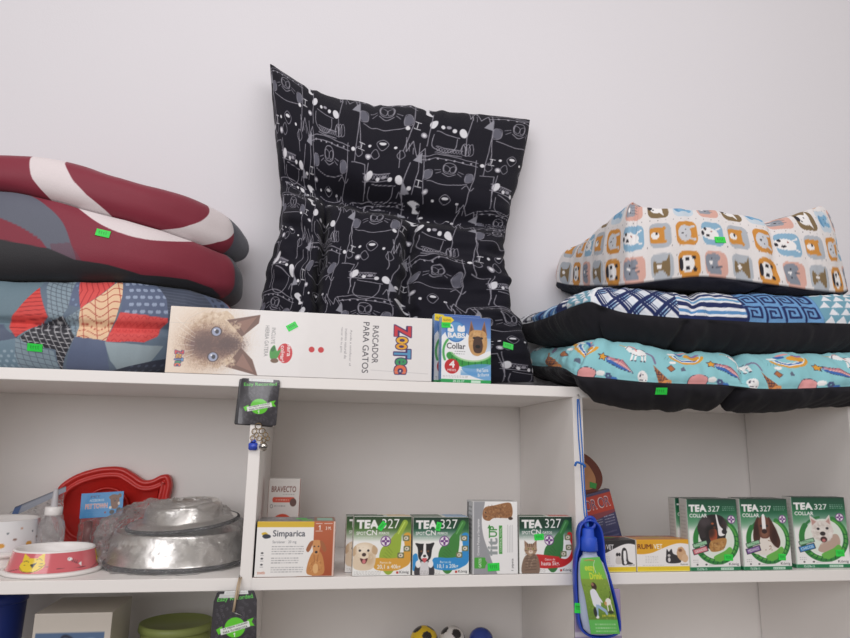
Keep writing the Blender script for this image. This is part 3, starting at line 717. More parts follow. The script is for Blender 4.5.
# ---- left pile
def curveY(px):
    return float(np.interp(px, [-200, 0, 60, 110, 150, 200, 232, 242, 248], [.0, .0, .004, .012, .03, .085, .15, .20, .27]))
def left_rows(lst, dy=0.):
    return [(px, py, curveY(px)+dy, pt, pb) for px, py, pt, pb in lst]
def patch_print():
    """drawn in photograph-like units: x 0..240, y 0 (top) .. 92"""
    c = Cv(340, 100, (98, 114, 132), 3.0); ox = 100
    Rd = (212, 70, 66); Rd2 = (216, 80, 78); Cr = (232, 196, 160); B1 = (92, 104, 132); B2 = (134, 152, 164); Dk = (38, 38, 46); B3 = (110, 128, 144)
    def P(pts, col): c.poly([(x+ox, y-277) for x, y in pts], col)
    def Lr(pts, w, col): c.line([(x+ox, y-277) for x, y in pts], w, col)
    def clipfill(pts, col, draw):
        """pattern kept inside a patch"""
        keep = c.a.copy(); P(pts, col); draw(); new = c.a.copy(); c.a = keep
        m = Cv(340, 100, (0, 0, 0), 3.0); m.poly([(x+ox, y-277) for x, y in pts], (1, 1, 1)); k = m.a[..., :1]
        c.a = c.a*(1-k)+new*k
    def grid(x0, x1, y0, y1, st, col, w, rot=.35):
        for k in range(-30, 60):
            Lr([(x0+k*st, y0), (x0+k*st+(y1-y0)*rot, y1)], w, col); 
        for k in range(-6, 40): Lr([(x0-5, y0+k*st*.8-8), (x1+5, y0+k*st*.8+8)], w, col)
    P([(-100, 270), (30, 270), (30, 380), (-100, 380)], (104, 126, 138))
    P([(-100, 335), (20, 335), (0, 380), (-100, 380)], (70, 80, 100))
    P([(0, 324), (16, 340), (0, 352), (-30, 352), (-30, 322)], (86, 96, 118))
    clipfill([(29, 270), (66, 270), (66, 308), (60, 322), (47, 319), (43, 300)], B2, lambda: grid(25, 70, 270, 325, 5.5, (84, 94, 106), .7))
    clipfill([(66, 270), (70, 276), (79, 308), (66, 306)], B1, lambda: [c.ell(ox+69+4*(k % 3), 8+5*k, 1.3, 1.3, (120, 140, 170)) for k in range(6)])
    clipfill([(30, 287), (47, 318), (38, 324), (16, 340), (5, 323)], Rd, lambda: [Lr([(0, 290+k*4.2), (20, 291+k*4.2), (50, 289+k*4.2)], .8, (150, 30, 34)) for k in range(13)])
    clipfill([(67, 270), (116, 270), (110, 283), (78, 309)], Rd2, lambda: [Lr([(60+k*6, 270), (70+k*6, 290), (64+k*6, 310)], .8, (160, 36, 44)) for k in range(10)])
    clipfill([(123, 276), (114, 320), (107, 343), (78, 338), (78, 309), (112, 282)], Cr, lambda: [c.curve([(ox+70, 10+k*7), (ox+84, 4+k*7), (ox+98, 11+k*7), (ox+112, 4+k*7), (ox+128, 10+k*7)], .8, (170, 60, 50)) for k in range(11)]+[Lr([(74+k*13, 276), (86+k*13, 345)], .7, (170, 60, 50)) for k in range(4)])
    clipfill([(120, 270), (154, 270), (167, 301), (167, 320), (118, 312)], B1, lambda: [(c.ell(ox+124+8*q+(k % 2)*4, 7+7*k, 1.7, 1.6, (150, 164, 190), 40), c.ell(ox+126+8*q+(k % 2)*4, 7+7*k, 1.7, 1.6, (150, 164, 190), -40)) for k in range(6) for q in range(6)])
    clipfill([(118, 312), (170, 318), (158, 336), (146, 342), (107, 343)], Rd2, lambda: [c.curve([(ox+105+q*7, 36+k*6), (ox+108+q*7, 33+k*6), (ox+111+q*7, 36+k*6)], .7, (190, 50, 56)) for k in range(6) for q in range(9)])
    clipfill([(154, 270), (240, 270), (240, 380), (167, 320), (166, 300)], (66, 74, 92), lambda: [Lr([(150, 278+k*3), (240, 292+k*3)], .6, (90, 98, 118)) for k in range(14)])
    clipfill([(205, 285), (240, 290), (240, 320), (214, 312)], (88, 100, 128), lambda: [c.ell(ox+208+8*(k % 4), 16+5*(k//4), 1.5, 1.5, (50, 58, 80)) for k in range(16)])
    P([(228, 295), (245, 296), (245, 330), (234, 320)], (200, 70, 70))
    P([(146, 342), (158, 336), (170, 318), (240, 330), (240, 380), (146, 380)], (104, 122, 140))
    clipfill([(60, 322), (78, 309), (78, 338), (58, 342)], B2, lambda: grid(50, 80, 300, 345, 5, (90, 100, 112), .7))
    clipfill([(20, 340), (38, 324), (62, 317), (76, 338), (60, 378), (58, 352), (28, 348)], Dk, lambda: grid(0, 90, 310, 380, 6.4, (196, 196, 200), .62, .5))
    clipfill([(16, 341), (24, 344), (56, 354), (60, 380), (0, 380), (12, 352)], B2, lambda: grid(0, 70, 338, 380, 7, (92, 104, 118), .7, .1))
    clipfill([(-40, 352), (16, 341), (14, 380), (-40, 380)], (112, 136, 152), lambda: [c.ell(ox-30+7*q+(k % 2)*3, 78+5*k, 1.6, 1.6, (150, 170, 184)) for k in range(5) for q in range(7)])
    P([(76, 338), (107, 342), (112, 362), (118, 380), (64, 380)], B1)
    P([(106, 343), (166, 346), (158, 362), (124, 371), (114, 362)], (150, 166, 174))
    clipfill([(118, 372), (158, 362), (240, 350), (240, 380), (116, 380)], (52, 58, 76), lambda: [c.ell(ox+140+8*q, 90+5*k, 1.6, 1.3, (80, 90, 112)) for k in range(3) for q in range(12)])
    return c
PAT = patch_print()
pr = [(-90, 322, 276, 366), (-45, 322, 276, 368), (0, 322, 277, 369), (35, 323, 277, 370), (70, 325, 277, 371), (110, 327, 278, 372), (140, 328, 280, 373), (170, 329, 284, 373), (200, 330, 290, 372), (222, 328, 297, 368), (234, 325, 303, 362)]
EL = .045
pr_full = rows_px(left_rows(pr, .012), EL, .45)
for r in pr_full: r[4] = min(r[4], r[2]-TOPZ)
zz = pr_full[-1][2]
pr_full += [[-.10, .25, zz, .06, .07, 240], [-.12, .318, zz, .06, .07, 245], [-.3, .322, .40, .07, .07, 300], [-.62, .322, .40, .07, .07, 400], [-.66, .2, .40, .07, .07, 500], [-.64, .04, .40, .07, .07, 600]]
def col_patch(S, seg, A, f):
    Sx = np.where(S > 250, 160+(S % 60), S)
    top = np.interp(Sx, [0, 100, 150, 200, 236], [277, 277, 281, 290, 304]); mid = np.interp(Sx, [0, 110, 240], [322, 327, 327]); bot = 374
    ff = np.clip(f, -1.2, 1.2); ff = np.where(ff > 0, ff, ff)
    y = np.where(ff >= 0, mid-(mid-top)*ff, mid-(bot-mid)*ff)
    return PAT.samp(Sx+100, y-277)
cu4 = pile_cushion('patchwork_mattress', pr_full, EL, col_patch, 'thick pet mattress with grey, red and navy patchwork print, under the left pile', 'pet mattress', None, m=NYLON,
                   dense=(0, 11), nd=620, nr=90, crown=.004, bcrown=.0, wr=.003, ws=(14, 1.), seed=31, pinch=.011, floor=TOPZ, pw=.75)
MAR = (128, 34, 54); OFFW = (222, 212, 214); SLT = (94, 98, 112)
def band_canvas(draw):
    c = Cv(340, 100, MAR, 3.); draw(c); return c
def fr(px, top, seam, bot):
    pass
def make_bed(name, ctrl, dy, E, draw, label, **kw):
    R = rows_px(left_rows(ctrl, dy), E, .5)
    tops = np.array([c[2] for c in ctrl]); mids = np.array([c[1] for c in ctrl]); bots = np.array([c[3] for c in ctrl]); xs = np.array([c[0] for c in ctrl])
    cv = Cv(360, 170, MAR, 3.); draw(cv, 100, -140)
    e = R[-1]
    R += [[e[0]-.002, .285, e[2]+.0, e[3]*.9, e[4]*.9, 262], [e[0]-.05, .322, e[2], e[3]*.9, e[4]*.9, 280], [-.3, .322, e[2], e[3], e[4], 300], [-.62, .322, e[2], e[3], e[4], 400], [-.66, .2, R[0][2], e[3], e[4], 500], [-.64, .04, R[0][2], e[3], e[4], 600]]
    def colf(S, seg, A, f):
        Sx = np.where(S > 262, 60, S)
        t, m_, b = np.interp(Sx, xs, tops), np.interp(Sx, xs, mids), np.interp(Sx, xs, bots)
        y = np.where(f >= 0, m_-(m_-t)*np.clip(f, 0, 1.3), m_-(b-m_)*np.clip(f, -1.3, 0)*-1*-1)
        y = np.where(f >= 0, y, m_+(b-m_)*np.clip(-f, 0, 1.3))
        return cv.samp(Sx+100, y-140)
    return pile_cushion(name, R, E, colf, label, 'pet bed', None, m=NYLON, soft=True, dense=(0, len(ctrl)), nd=600, nr=70, **kw)
def draw_mid(c, ox, oy):
    q = lambda pts: [(x+ox, y+oy) for x, y in pts]
    c.smooth(q([(-90, 186), (-20, 188), (0, 190), (30, 201), (58, 222), (72, 246), (76, 262), (50, 250), (38, 238), (10, 224), (-20, 215), (-90, 210)]), SLT)
    c.poly(q([(50, 244), (70, 243), (84, 262), (84, 275), (56, 262)]), (104, 62, 78), .6)
    c.smooth(q([(64, 200), (100, 208), (150, 222), (205, 240), (180, 243), (140, 240), (105, 229), (80, 214)]), OFFW)
    c.poly(q([(-100, 238), (0, 240), (50, 249), (76, 260), (110, 265), (145, 275), (190, 280), (215, 289), (240, 304), (240, 340), (-100, 340)]), (34, 33, 38))
    c.poly(q([(232, 256), (270, 240), (270, 320), (234, 305)]), (62, 64, 74))
def draw_top(c, ox, oy):
    q = lambda pts: [(x+ox, y+oy) for x, y in pts]
    c.poly(q([(20, 150), (53, 150), (60, 165), (72, 180), (88, 196), (110, 212), (130, 226), (60, 214), (46, 196), (33, 180)]), OFFW)
    c.smooth(q([(216, 202), (234, 210), (236, 226), (226, 240), (206, 246), (180, 242), (160, 232), (185, 228), (205, 217)]), OFFW)
    c.poly(q([(231, 210), (270, 220), (270, 290), (229, 280), (233, 240)]), (84, 86, 98))
mid_ctrl = [(-90, 225, 186, 275), (-45, 228, 186, 276), (0, 231, 188, 277), (40, 238, 196, 277), (75, 243, 205, 277.5), (110, 249, 214, 278), (150, 259, 225, 281), (190, 269, 238, 288), (220, 279, 250, 296), (238, 281, 258, 302)]
top_ctrl = [(-90, 172, 154, 188), (-45, 171, 153, 188), (0, 171, 153, 190), (40, 176, 156, 198), (75, 183, 163, 207), (110, 193, 174, 216), (150, 205, 185, 227), (190, 218, 196, 241), (220, 230, 209, 253), (236, 238, 219, 259), (246, 247, 231, 264)]
cu5 = make_bed('pet_bed', mid_ctrl, .008, .035, draw_mid, 'maroon pet bed with grey arc, white crescent and black underside, middle of the left pile', crown=0, bcrown=0, wr=.003, ws=(10, 1.), seed=41, pinch=.0, pw=.8)
cu6 = make_bed('bolster_bed', top_ctrl, .010, .035, draw_top, 'maroon padded pet bed with broad white stripes, topmost of the left pile', crown=0, bcrown=0, wr=.0025, ws=(10, 1.), seed=51, pinch=.0, pw=.8)
for a in ((103, 233.5, cu5, 8), (35, 347.5, cu4, 3), (720, 240, cu3, -3), (660.5, 391, cu1, 0), (508, 346, cushion_black, 12)):
    sticker(a[0], a[1], a[2], rot=a[3], w=.023, h=.013, lift=.0012)
def settle(lower, upper):
    """soft lower cushion gives way under the one lying on it"""
    bt = BVHTree.FromPolygons([v.co for v in upper.data.vertices], [tuple(p.vertices) for p in upper.data.polygons])
    n = len(lower.data.vertices); co = np.empty(n*3); lower.data.vertices.foreach_get('co', co); co = co.reshape(-1, 3)
    lo = np.array([v.co[:] for v in upper.data.vertices]); z0 = lo[:, 2].min(); up = Vector((0, 0, 1))
    for i in np.nonzero(co[:, 2] > z0-.001)[0]:
        x, y, z = co[i]; h = bt.ray_cast(Vector((x, y, -1)), up)[0]
        if h is not None and z > h.z-.004: co[i, 2] = h.z-.004
    lower.data.vertices.foreach_set('co', co.ravel()); lower.data.update()
settle(cu1, cu2); settle(cu2, cu3); settle(cu4, cu5); settle(cu5, cu6)

# ================================================================== CARTONS
K = (40, 38, 42); WT = (238, 236, 236)
def place(o, px, Y, z=0.0006, rot=0.):
    """stand the carton with its left front corner under column px"""
    p = atz(px, 570, z); 
    # x of the column at depth Y for a point at height z
    lo, hi = 300, 700
    for _ in range(30):
        m = (lo+hi)/2
        if at(px, m, Y)[2] > z: lo = m
        else: hi = m
    x = at(px, m, Y)[0]; o.location = (x, Y, z); o.rotation_euler = (0, 0, rot); return x
def xat(px, Y, z):
    lo, hi = 100, 800
    for _ in range(30):
        m = (lo+hi)/2
        if at(px, m, Y)[2] > z: lo = m
        else: hi = m
    return at(px, m, Y)[0]
def box_px(name, xl, xr, yt, Y, d, front, label, cat='box', group=None, z=.0006, rot=0., **kw):
    """carton whose front face bottom runs from column xl to xr, top edge at row yt, on the plane Y"""
    x0, x1 = (xat(xl, Y, z), xat(xr, Y, z)) if z > -.1 else (at(xl, 620, Y)[0], at(xr, 620, Y)[0]); w = (x1-x0)/math.cos(rot); h = at((xl+xr)/2, yt, Y)[2]-z
    o = carton(name, w, d, h, front, **kw); o.location = (x0, Y, z); o.rotation_euler = (0, 0, rot)
    tag(o, label, cat, group); return o

# ---- faces of the animals on the packs (generic breeds, drawn simply)
def fur(c, x, y, rx, ry, cols, n, sz, rot=0):
    for _ in range(n):
        a = RNG.uniform(0, 2*PI); r = math.sqrt(RNG.uniform(0, 1)); dx, dy = rx*r*math.cos(a), ry*r*math.sin(a); t = math.radians(rot)
        c.ell(x+dx*math.cos(t)-dy*math.sin(t), y+dx*math.sin(t)+dy*math.cos(t), sz*RNG.uniform(.5, 1.4), sz*RNG.uniform(.3, .7), cols[RNG.integers(len(cols))], RNG.uniform(0, 180), .35)
def retriever(c, x, y, s):
    cr = (222, 202, 176); dk = (196, 166, 132)
    c.smooth([(x-1.1*s, y-.3*s), (x-.9*s, y-1.0*s), (x, y-1.25*s), (x+.9*s, y-1.05*s), (x+1.3*s, y-.4*s), (x+1.0*s, y+1.6*s), (x-1.1*s, y+1.6*s)], cr)
    c.smooth([(x-1.0*s, y-.9*s), (x-1.35*s, y-.3*s), (x-1.2*s, y+.3*s), (x-.85*s, y-.2*s)], dk); c.smooth([(x+1.0*s, y-.95*s), (x+1.5*s, y-.5*s), (x+1.35*s, y+.1*s), (x+.85*s, y-.2*s)], dk)
    c.soft(x-.1*s, y-.5*s, .8*s, .6*s, (238, 224, 204)); c.soft(x+.6*s, y+.6*s, .5*s, .7*s, (196, 168, 134), op=.7); fur(c, x, y, 1*s, 1.1*s, [(238, 222, 200), (206, 180, 150)], 40, .14*s)
    c.ell(x-.5*s, y-.35*s, .14*s, .13*s, K); c.ell(x+.45*s, y-.35*s, .14*s, .13*s, K); c.ell(x, y+.25*s, .5*s, .42*s, (232, 214, 190)); c.ell(x-.02*s, y+.1*s, .24*s, .2*s, (70, 52, 48))
    c.smooth([(x-.45*s, y+.5*s), (x, y+.6*s), (x+.4*s, y+.5*s), (x+.2*s, y+1.05*s), (x-.2*s, y+1.05*s)], (96, 50, 48)); c.ell(x, y+.85*s, .2*s, .24*s, (206, 120, 124))
def collie(c, x, y, s):
    c.smooth([(x-.8*s, y+1.0*s), (x+.8*s, y+1.0*s), (x+1.1*s, y+2.6*s), (x-1.1*s, y+2.6*s)], (60, 58, 64)); c.smooth([(x-.35*s, y+.9*s), (x+.35*s, y+.9*s), (x+.5*s, y+2.6*s), (x-.5*s, y+2.6*s)], (214, 212, 214))
    c.smooth([(x-.85*s, y-.6*s), (x-1.15*s, y-1.2*s), (x-.5*s, y-1.15*s), (x+.5*s, y-1.15*s), (x+1.15*s, y-1.25*s), (x+.9*s, y-.5*s), (x+.7*s, y+.6*s), (x, y+1.0*s), (x-.7*s, y+.6*s)], (34, 33, 38))
    c.smooth([(x-.12*s, y-1.1*s), (x+.14*s, y-1.1*s), (x+.2*s, y-.1*s), (x+.45*s, y+.5*s), (x, y+.9*s), (x-.45*s, y+.5*s), (x-.2*s, y-.1*s)], WT)
    c.ell(x-.4*s, y-.25*s, .13*s, .12*s, (120, 80, 50)); c.ell(x+.42*s, y-.25*s, .13*s, .12*s, (120, 80, 50)); c.ell(x, y+.3*s, .2*s, .15*s, K); c.smooth([(x-.3*s, y+.6*s), (x+.3*s, y+.6*s), (x, y+1.1*s)], (206, 90, 96))
    for q in (-1, 1): c.ell(x+q*.75*s, y+1.25*s, .32*s, .45*s, WT)
def tabby(c, x, y, s):
    g = (150, 120, 100)
    c.smooth([(x-.9*s, y+1*s), (x+.9*s, y+.8*s), (x+1.2*s, y+3.4*s), (x-1.3*s, y+3.4*s)], (132, 108, 92)); c.poly([(x-.9*s, y-.2*s), (x-.95*s, y-1.3*s), (x-.2*s, y-.7*s)], g); c.poly([(x+.9*s, y-.2*s), (x+.9*s, y-1.35*s), (x+.2*s, y-.7*s)], g)
    c.ell(x, y, .95*s, .85*s, (168, 138, 114)); fur(c, x, y+1.3*s, .8*s, 1.6*s, [(96, 76, 66), (190, 166, 144)], 60, .2*s)
    for k in (-.5, -.2, .1, .4): c.line([(x+k*s, y-.8*s), (x+k*.8*s, y-.4*s)], .09*s, (70, 52, 46))
    for q in (-1, 1): c.ell(x+q*.38*s, y-.1*s, .16*s, .12*s, (190, 180, 110)); c.ell(x+q*.38*s, y-.1*s, .06*s, .12*s, K); c.line([(x+q*.9*s, y+.1*s), (x+q*.5*s, y+.2*s)], .07*s, (80, 60, 52))
    c.ell(x, y+.35*s, .34*s, .26*s, (220, 204, 188)); c.ell(x, y+.24*s, .1*s, .07*s, (180, 110, 100))
    for k in range(5): c.line([(x-.8*s, y+(1.3+k*.4)*s), (x+.8*s, y+(1.2+k*.4)*s)], .1*s, (88, 68, 60), .7)
def bernese(c, x, y, s):
    c.smooth([(x-1.3*s, y-.5*s), (x-.9*s, y-1.25*s), (x+.2*s, y-1.5*s), (x+1.1*s, y-1.2*s), (x+1.3*s, y-.2*s), (x+1.2*s, y+.5*s), (x+.9*s, y+1.5*s), (x-.4*s, y+1.7*s), (x-1.3*s, y+.7*s)], (36, 32, 34))
    c.smooth([(x-1.5*s, y-.4*s), (x-1.0*s, y-1.1*s), (x-.6*s, y-.3*s), (x-.8*s, y+.6*s), (x-1.3*s, y+.5*s)], (50, 44, 46)); c.smooth([(x-.4*s, y+.0*s), (x+.3*s, y-.1*s), (x+.3*s, y+.9*s), (x-.3*s, y+.9*s)], (160, 74, 44))
    c.smooth([(x+.34*s, y-1.4*s), (x+.46*s, y-1.4*s), (x+.66*s, y-.5*s), (x+1.1*s, y+.0*s), (x+1.1*s, y+.4*s), (x+.55*s, y+.45*s), (x+.46*s, y-.3*s)], WT); c.soft(x+1.2*s, y-.6*s, .3*s, .5*s, (60, 52, 54), op=.9)
    c.soft(x-.7*s, y-.8*s, .6*s, .5*s, (74, 66, 70), op=.8); c.soft(x-.3*s, y+.1*s, .5*s, .6*s, (24, 20, 22), op=.7); c.ell(x+1.1*s, y+.1*s, .26*s, .24*s, K); c.ell(x+.15*s, y-.3*s, .12*s, .1*s, (90, 50, 30)); c.ell(x+.95*s, y-.45*s, .1*s, .09*s, (60, 36, 28)); c.ell(x-.02*s, y-.65*s, .14*s, .1*s, (160, 84, 50))
    c.smooth([(x-.3*s, y+1.0*s), (x+1.2*s, y+.7*s), (x+.9*s, y+1.7*s), (x-.3*s, y+1.9*s)], (176, 128, 72)); fur(c, x+.3*s, y+1.3*s, .7*s, .5*s, [(214, 172, 116), (120, 80, 46)], 30, .16*s)
def spaniel(c, x, y, s):
    c.smooth([(x-.8*s, y+.9*s), (x+.9*s, y+.9*s), (x+1.4*s, y+2.5*s), (x-1.3*s, y+2.5*s)], (228, 220, 212)); br = (74, 42, 34)
    c.smooth([(x-.5*s, y-1.1*s), (x-1.0*s, y-.6*s), (x-1.3*s, y+.9*s), (x-1.0*s, y+1.5*s), (x-.5*s, y+.9*s)], br); c.smooth([(x+.5*s, y-1.1*s), (x+1.0*s, y-.6*s), (x+1.7*s, y+1.2*s), (x+1.4*s, y+2.0*s), (x+.7*s, y+1.4*s), (x+.5*s, y+.6*s)], br)
    c.smooth([(x-.6*s, y-.8*s), (x, y-1.3*s), (x+.6*s, y-.8*s), (x+.6*s, y+.3*s), (x+.4*s, y+.95*s), (x-.4*s, y+.95*s), (x-.6*s, y+.3*s)], (104, 62, 48)); c.smooth([(x-.16*s, y-1.3*s), (x+.16*s, y-1.3*s), (x+.2*s, y+.1*s), (x, y+.2*s), (x-.2*s, y+.1*s)], WT)
    c.soft(x-.9*s, y+.2*s, .3*s, .8*s, (50, 26, 22), op=.8); c.soft(x+1.1*s, y+.8*s, .35*s, .9*s, (50, 26, 22), op=.8); c.soft(x, y+.5*s, .45*s, .4*s, (140, 96, 76), op=.8); c.ell(x, y+.3*s, .3*s, .24*s, (52, 30, 28)); c.ell(x-.34*s, y-.25*s, .12*s, .12*s, K); c.ell(x+.34*s, y-.25*s, .12*s, .12*s, K); c.ell(x, y+.75*s, .3*s, .14*s, (130, 88, 70))
    for k in range(10): c.ell(x+RNG.uniform(-.6, .8)*s, y+RNG.uniform(1.2, 2.2)*s, .06*s, .05*s, (150, 120, 100))
def westie(c, x, y, s):
    w2 = (222, 214, 208)
    c.smooth([(x+.2*s, y+.8*s), (x+1.4*s, y+.3*s), (x+1.7*s, y+1.3*s), (x+.8*s, y+2.2*s), (x-.6*s, y+2*s)], (188, 162, 148)); c.poly([(x-1.05*s, y-.3*s), (x-1.2*s, y-1.7*s), (x-.3*s, y-1.0*s)], w2); c.poly([(x+1.0*s, y-.4*s), (x+.85*s, y-1.75*s), (x+.2*s, y-1.0*s)], w2)
    c.poly([(x-.98*s, y-.6*s), (x-1.08*s, y-1.35*s), (x-.55*s, y-1.0*s)], (190, 150, 142)); c.poly([(x+.86*s, y-.6*s), (x+.8*s, y-1.4*s), (x+.4*s, y-1.0*s)], (190, 150, 142))
    c.ell(x, y, 1.15*s, 1.1*s, w2, fur=.06); fur(c, x, y+.2*s, 1*s, 1*s, [(240, 236, 230), (190, 178, 170)], 60, .2*s)
    c.ell(x-.42*s, y-.25*s, .15*s, .13*s, K); c.ell(x+.5*s, y-.3*s, .15*s, .13*s, K); c.ell(x, y+.25*s, .28*s, .22*s, (48, 40, 42)); c.ell(x+.05*s, y+.85*s, .34*s, .3*s, (70, 44, 44)); c.ell(x+.05*s, y+.95*s, .18*s, .16*s, (190, 110, 110))
def dachshund(c, x, y, s):
    t = (196, 134, 78)
    c.smooth([(x-.5*s, y+.6*s), (x+.6*s, y+.6*s), (x+1.2*s, y+2.1*s), (x+1.1*s, y+3.7*s), (x-1.1*s, y+3.7*s), (x-1.2*s, y+2.3*s)], t); fur(c, x, y+2.6*s, .9*s, 1*s, [(222, 166, 108), (160, 100, 56)], 50, .2*s)
    c.smooth([(x-.6*s, y-.9*s), (x, y-1.1*s), (x+.6*s, y-.9*s), (x+.5*s, y+.3*s), (x+.25*s, y+.9*s), (x-.25*s, y+.9*s), (x-.5*s, y+.3*s)], (206, 146, 92))
    for q in (-1, 1): c.smooth([(x+q*.5*s, y-.95*s), (x+q*1.0*s, y-.8*s), (x+q*1.5*s, y+.2*s), (x+q*1.2*s, y+.6*s), (x+q*.8*s, y+.1*s)], (160, 98, 62)); c.ell(x+q*.3*s, y-.2*s, .11*s, .1*s, K); c.line([(x+q*.3*s, y+1.0*s), (x+q*.2*s, y+2*s)], .08*s, (150, 92, 52))
    c.ell(x, y+.6*s, .2*s, .17*s, K); c.ell(x, y+2.9*s, .4*s, .7*s, (224, 176, 120))
def shepherd(c, x, y, s):
    t = (196, 152, 100); d = (74, 54, 46)
    for q in (-1, 1): c.poly([(x+q*.35*s, y-.9*s), (x+q*.75*s, y-2.2*s), (x+q*1.05*s, y-.5*s)], (150, 104, 74)); c.poly([(x+q*.5*s, y-.9*s), (x+q*.75*s, y-1.8*s), (x+q*.9*s, y-.6*s)], (110, 76, 64))
    c.smooth([(x-1.0*s, y-.4*s), (x-.6*s, y-1.05*s), (x+.6*s, y-1.05*s), (x+1.0*s, y-.4*s), (x+1.0*s, y+.8*s), (x+.5*s, y+1.7*s), (x-.5*s, y+1.7*s), (x-1.0*s, y+.8*s)], t); fur(c, x, y, .9*s, 1*s, [(222, 184, 134), (150, 108, 70)], 50, .2*s)
    c.smooth([(x-.3*s, y-.3*s), (x+.3*s, y-.3*s), (x+.55*s, y+.6*s), (x+.35*s, y+1.4*s), (x-.35*s, y+1.4*s), (x-.55*s, y+.6*s)], d); c.ell(x-.42*s, y-.2*s, .16*s, .12*s, K); c.ell(x+.42*s, y-.2*s, .16*s, .12*s, K); c.ell(x, y+.75*s, .28*s, .2*s, (24, 22, 24))
def cross_badge(c, x, y, r):
    P = (110, 60, 130)
    c.ell(x, y, r, r, P); c.ell(x, y, r*.84, r*.84, (236, 230, 236)); c.line([(x-r*.55, y), (x+r*.55, y)], r*.42, P); c.line([(x, y-r*.55), (x, y+r*.55)], r*.42, P); c.ell(x, y, r*.16, r*.16, (236, 230, 236))

# ---- TEA 327 spot-on pack: drawn in 62 x 62 units
def tea_spot(kind):
    c = Cv(62, 62, (238, 238, 236), 2.5); pal = {'y': ((216, 160, 62), (150, 176, 60), (60, 100, 40)), 'b': ((46, 140, 206), (64, 132, 62), (16, 74, 48)), 'r': ((196, 44, 44), (54, 118, 60), (14, 62, 44))}[kind]
    c.vgrad(0, 12, (24, 52, 38) if kind != 'y' else (34, 62, 36), pal[2]); c.vgrad(12, 27, pal[2], (238, 238, 236))
    for k in range(16): c.ell(58, 10+k*.4, 10-k*.3, 8, pal[1], op=.03)
    # pipette
    c.line([(55, 6.5), (48, 20)], 6, pal[1]); c.smooth([(46, 17), (51, 20), (50, 38), (44, 56), (38, 61), (32, 56), (28, 45), (30, 34), (38, 26)], pal[1]); c.line([(54.6, 6.2), (48, 18)], 1.4, tuple(min(255, v+36) for v in pal[1]))
    for k in range(5): c.line([(31+k*1.5, 44-k*3), (38+k, 48-k*2.5)], .5, tuple(int(v*.8) for v in pal[1]))
    # coloured sweep
    if kind == 'r':
        c.smooth([(62, 20), (56, 19), (61, 34), (55, 46), (40, 44), (20, 42), (20, 55), (44, 56), (56, 52), (62, 44)], pal[0]); c.poly([(19.5, 41), (46, 44), (44, 56), (20, 55)], pal[0])
    else:
        c.smooth([(54, 19), (62, 20), (62, 46), (54, 54), (42, 57), (24, 55), (23, 44), (40, 44), (50, 42), (55, 34)], pal[0])
        if kind == 'b': c.smooth([(0, 42), (5, 40), (6, 56), (0, 56)], pal[0])
    for x, y in ((56.5, 23), (57.5, 34), (51, 41)):
        c.rrect(x-3.6, y-3, x+3.6, y+3, 1.2, (112, 118, 84)); c.ell(x, y, 2.4, 2., (222, 214, 196)); c.ell(x-.3, y, .9, .7, (90, 84, 76))
    {'y': lambda: retriever(c, 12, 39, 9.4), 'b': lambda: collie(c, 13, 39, 9), 'r': lambda: tabby(c, 13, 36, 7.6)}[kind]()
    c.text('TEA', 3, 3.5, 27, 13, WT, .055); c.text('327', 30, 2.6, 49, 12.6, WT, 0.0); c.text('SPOT', 3, 16, 13, 19.5, WT, .02); c.text('CN', 13.5, 14.2, 25, 19.8, WT, .02); c.text('GATOS' if kind == 'r' else 'PERROS', 27, 16.3, 38, 19, WT, .02)
    c.small(5, 21, 21, 25.5, 2, (210, 224, 210), .6); cross_badge(c, 34.5, 26, 5.6)
    if kind == 'y': c.text('Perros de', 29, 47, 41, 49.5, WT, .01); c.text('20,1 a 40kg', 26, 50.4, 51, 55.4, WT, .02)
    if kind == 'b': c.text('Perros de', 30, 47, 42, 49.5, WT, .01); c.text('10,1 a 20kg', 27, 50.4, 50, 55.4, WT, .02)
    if kind == 'r': c.text('Gatos de', 29, 45.5, 41, 48, WT, .01); c.text('hasta 5kg.', 25, 49, 46, 54, WT, .018)
    c.text('König', 50, 57, 60, 60.6, (50, 50, 54), 0); c.rect(46.6, 57.6, 49, 60, (190, 60, 50)); c.small(2, 57, 30, 61, 3, (100, 92, 84), .5)
    return c
def side_print(w, h, base, ink=(120, 120, 120), n=8):
    c = Cv(w, h, base, 1.3); c.small(w*.2, h*.12, w*.8, h*.9, n, ink, .5); return c
def tea_spot_top(k2):
    c = Cv(62, 22, (200, 204, 196), 1.6); c.vgrad(0, 22, (40, 66, 50), (54, 90, 60), 0, 32); c.rect(36, 0, 62, 22, k2); c.small(3, 5, 34, 18, 3, (200, 214, 200), .6); c.rect(0, 20.6, 62, 22, (228, 228, 224)); return c
SPY, SPB, SPR = tea_spot('y'), tea_spot('b'), tea_spot('r')
SIDEG = side_print(22, 62, (206, 206, 198))
spot_d = .032
b = box_px('flea_treatment_box', 344.5, 406, 516, .035, spot_d, SPY, 'green and yellow pipette box with a pale dog, half hidden behind its twin', group=None, top=tea_spot_top((214, 190, 150)), side=SIDEG)
b1 = box_px('flea_treatment_box', 352, 410.5, 516.5, .0005, spot_d, SPY, 'green and yellow pipette box with a pale smiling dog, in front of its twin', group=None, top=tea_spot_top((214, 190, 150)), side=SIDEG)
b2 = box_px('flea_treatment_box', 412.2, 469, 517, .001, spot_d, SPB, 'green and blue pipette box with a black and white dog, in front', top=tea_spot_top((120, 160, 196)), side=SIDEG)
b2b = box_px('flea_treatment_box', 411, 466, 516, .036, spot_d, SPB, 'pipette box of which only the top shows behind the black and white dog box', top=tea_spot_top((120, 160, 196)), side=SIDEG)
b3 = box_px('flea_treatment_box', 519.6, 573.4, 516.5, .002, spot_d, SPR, 'green and red pipette box with a tabby cat', top=tea_spot_top((190, 90, 80)), side=SIDEG)
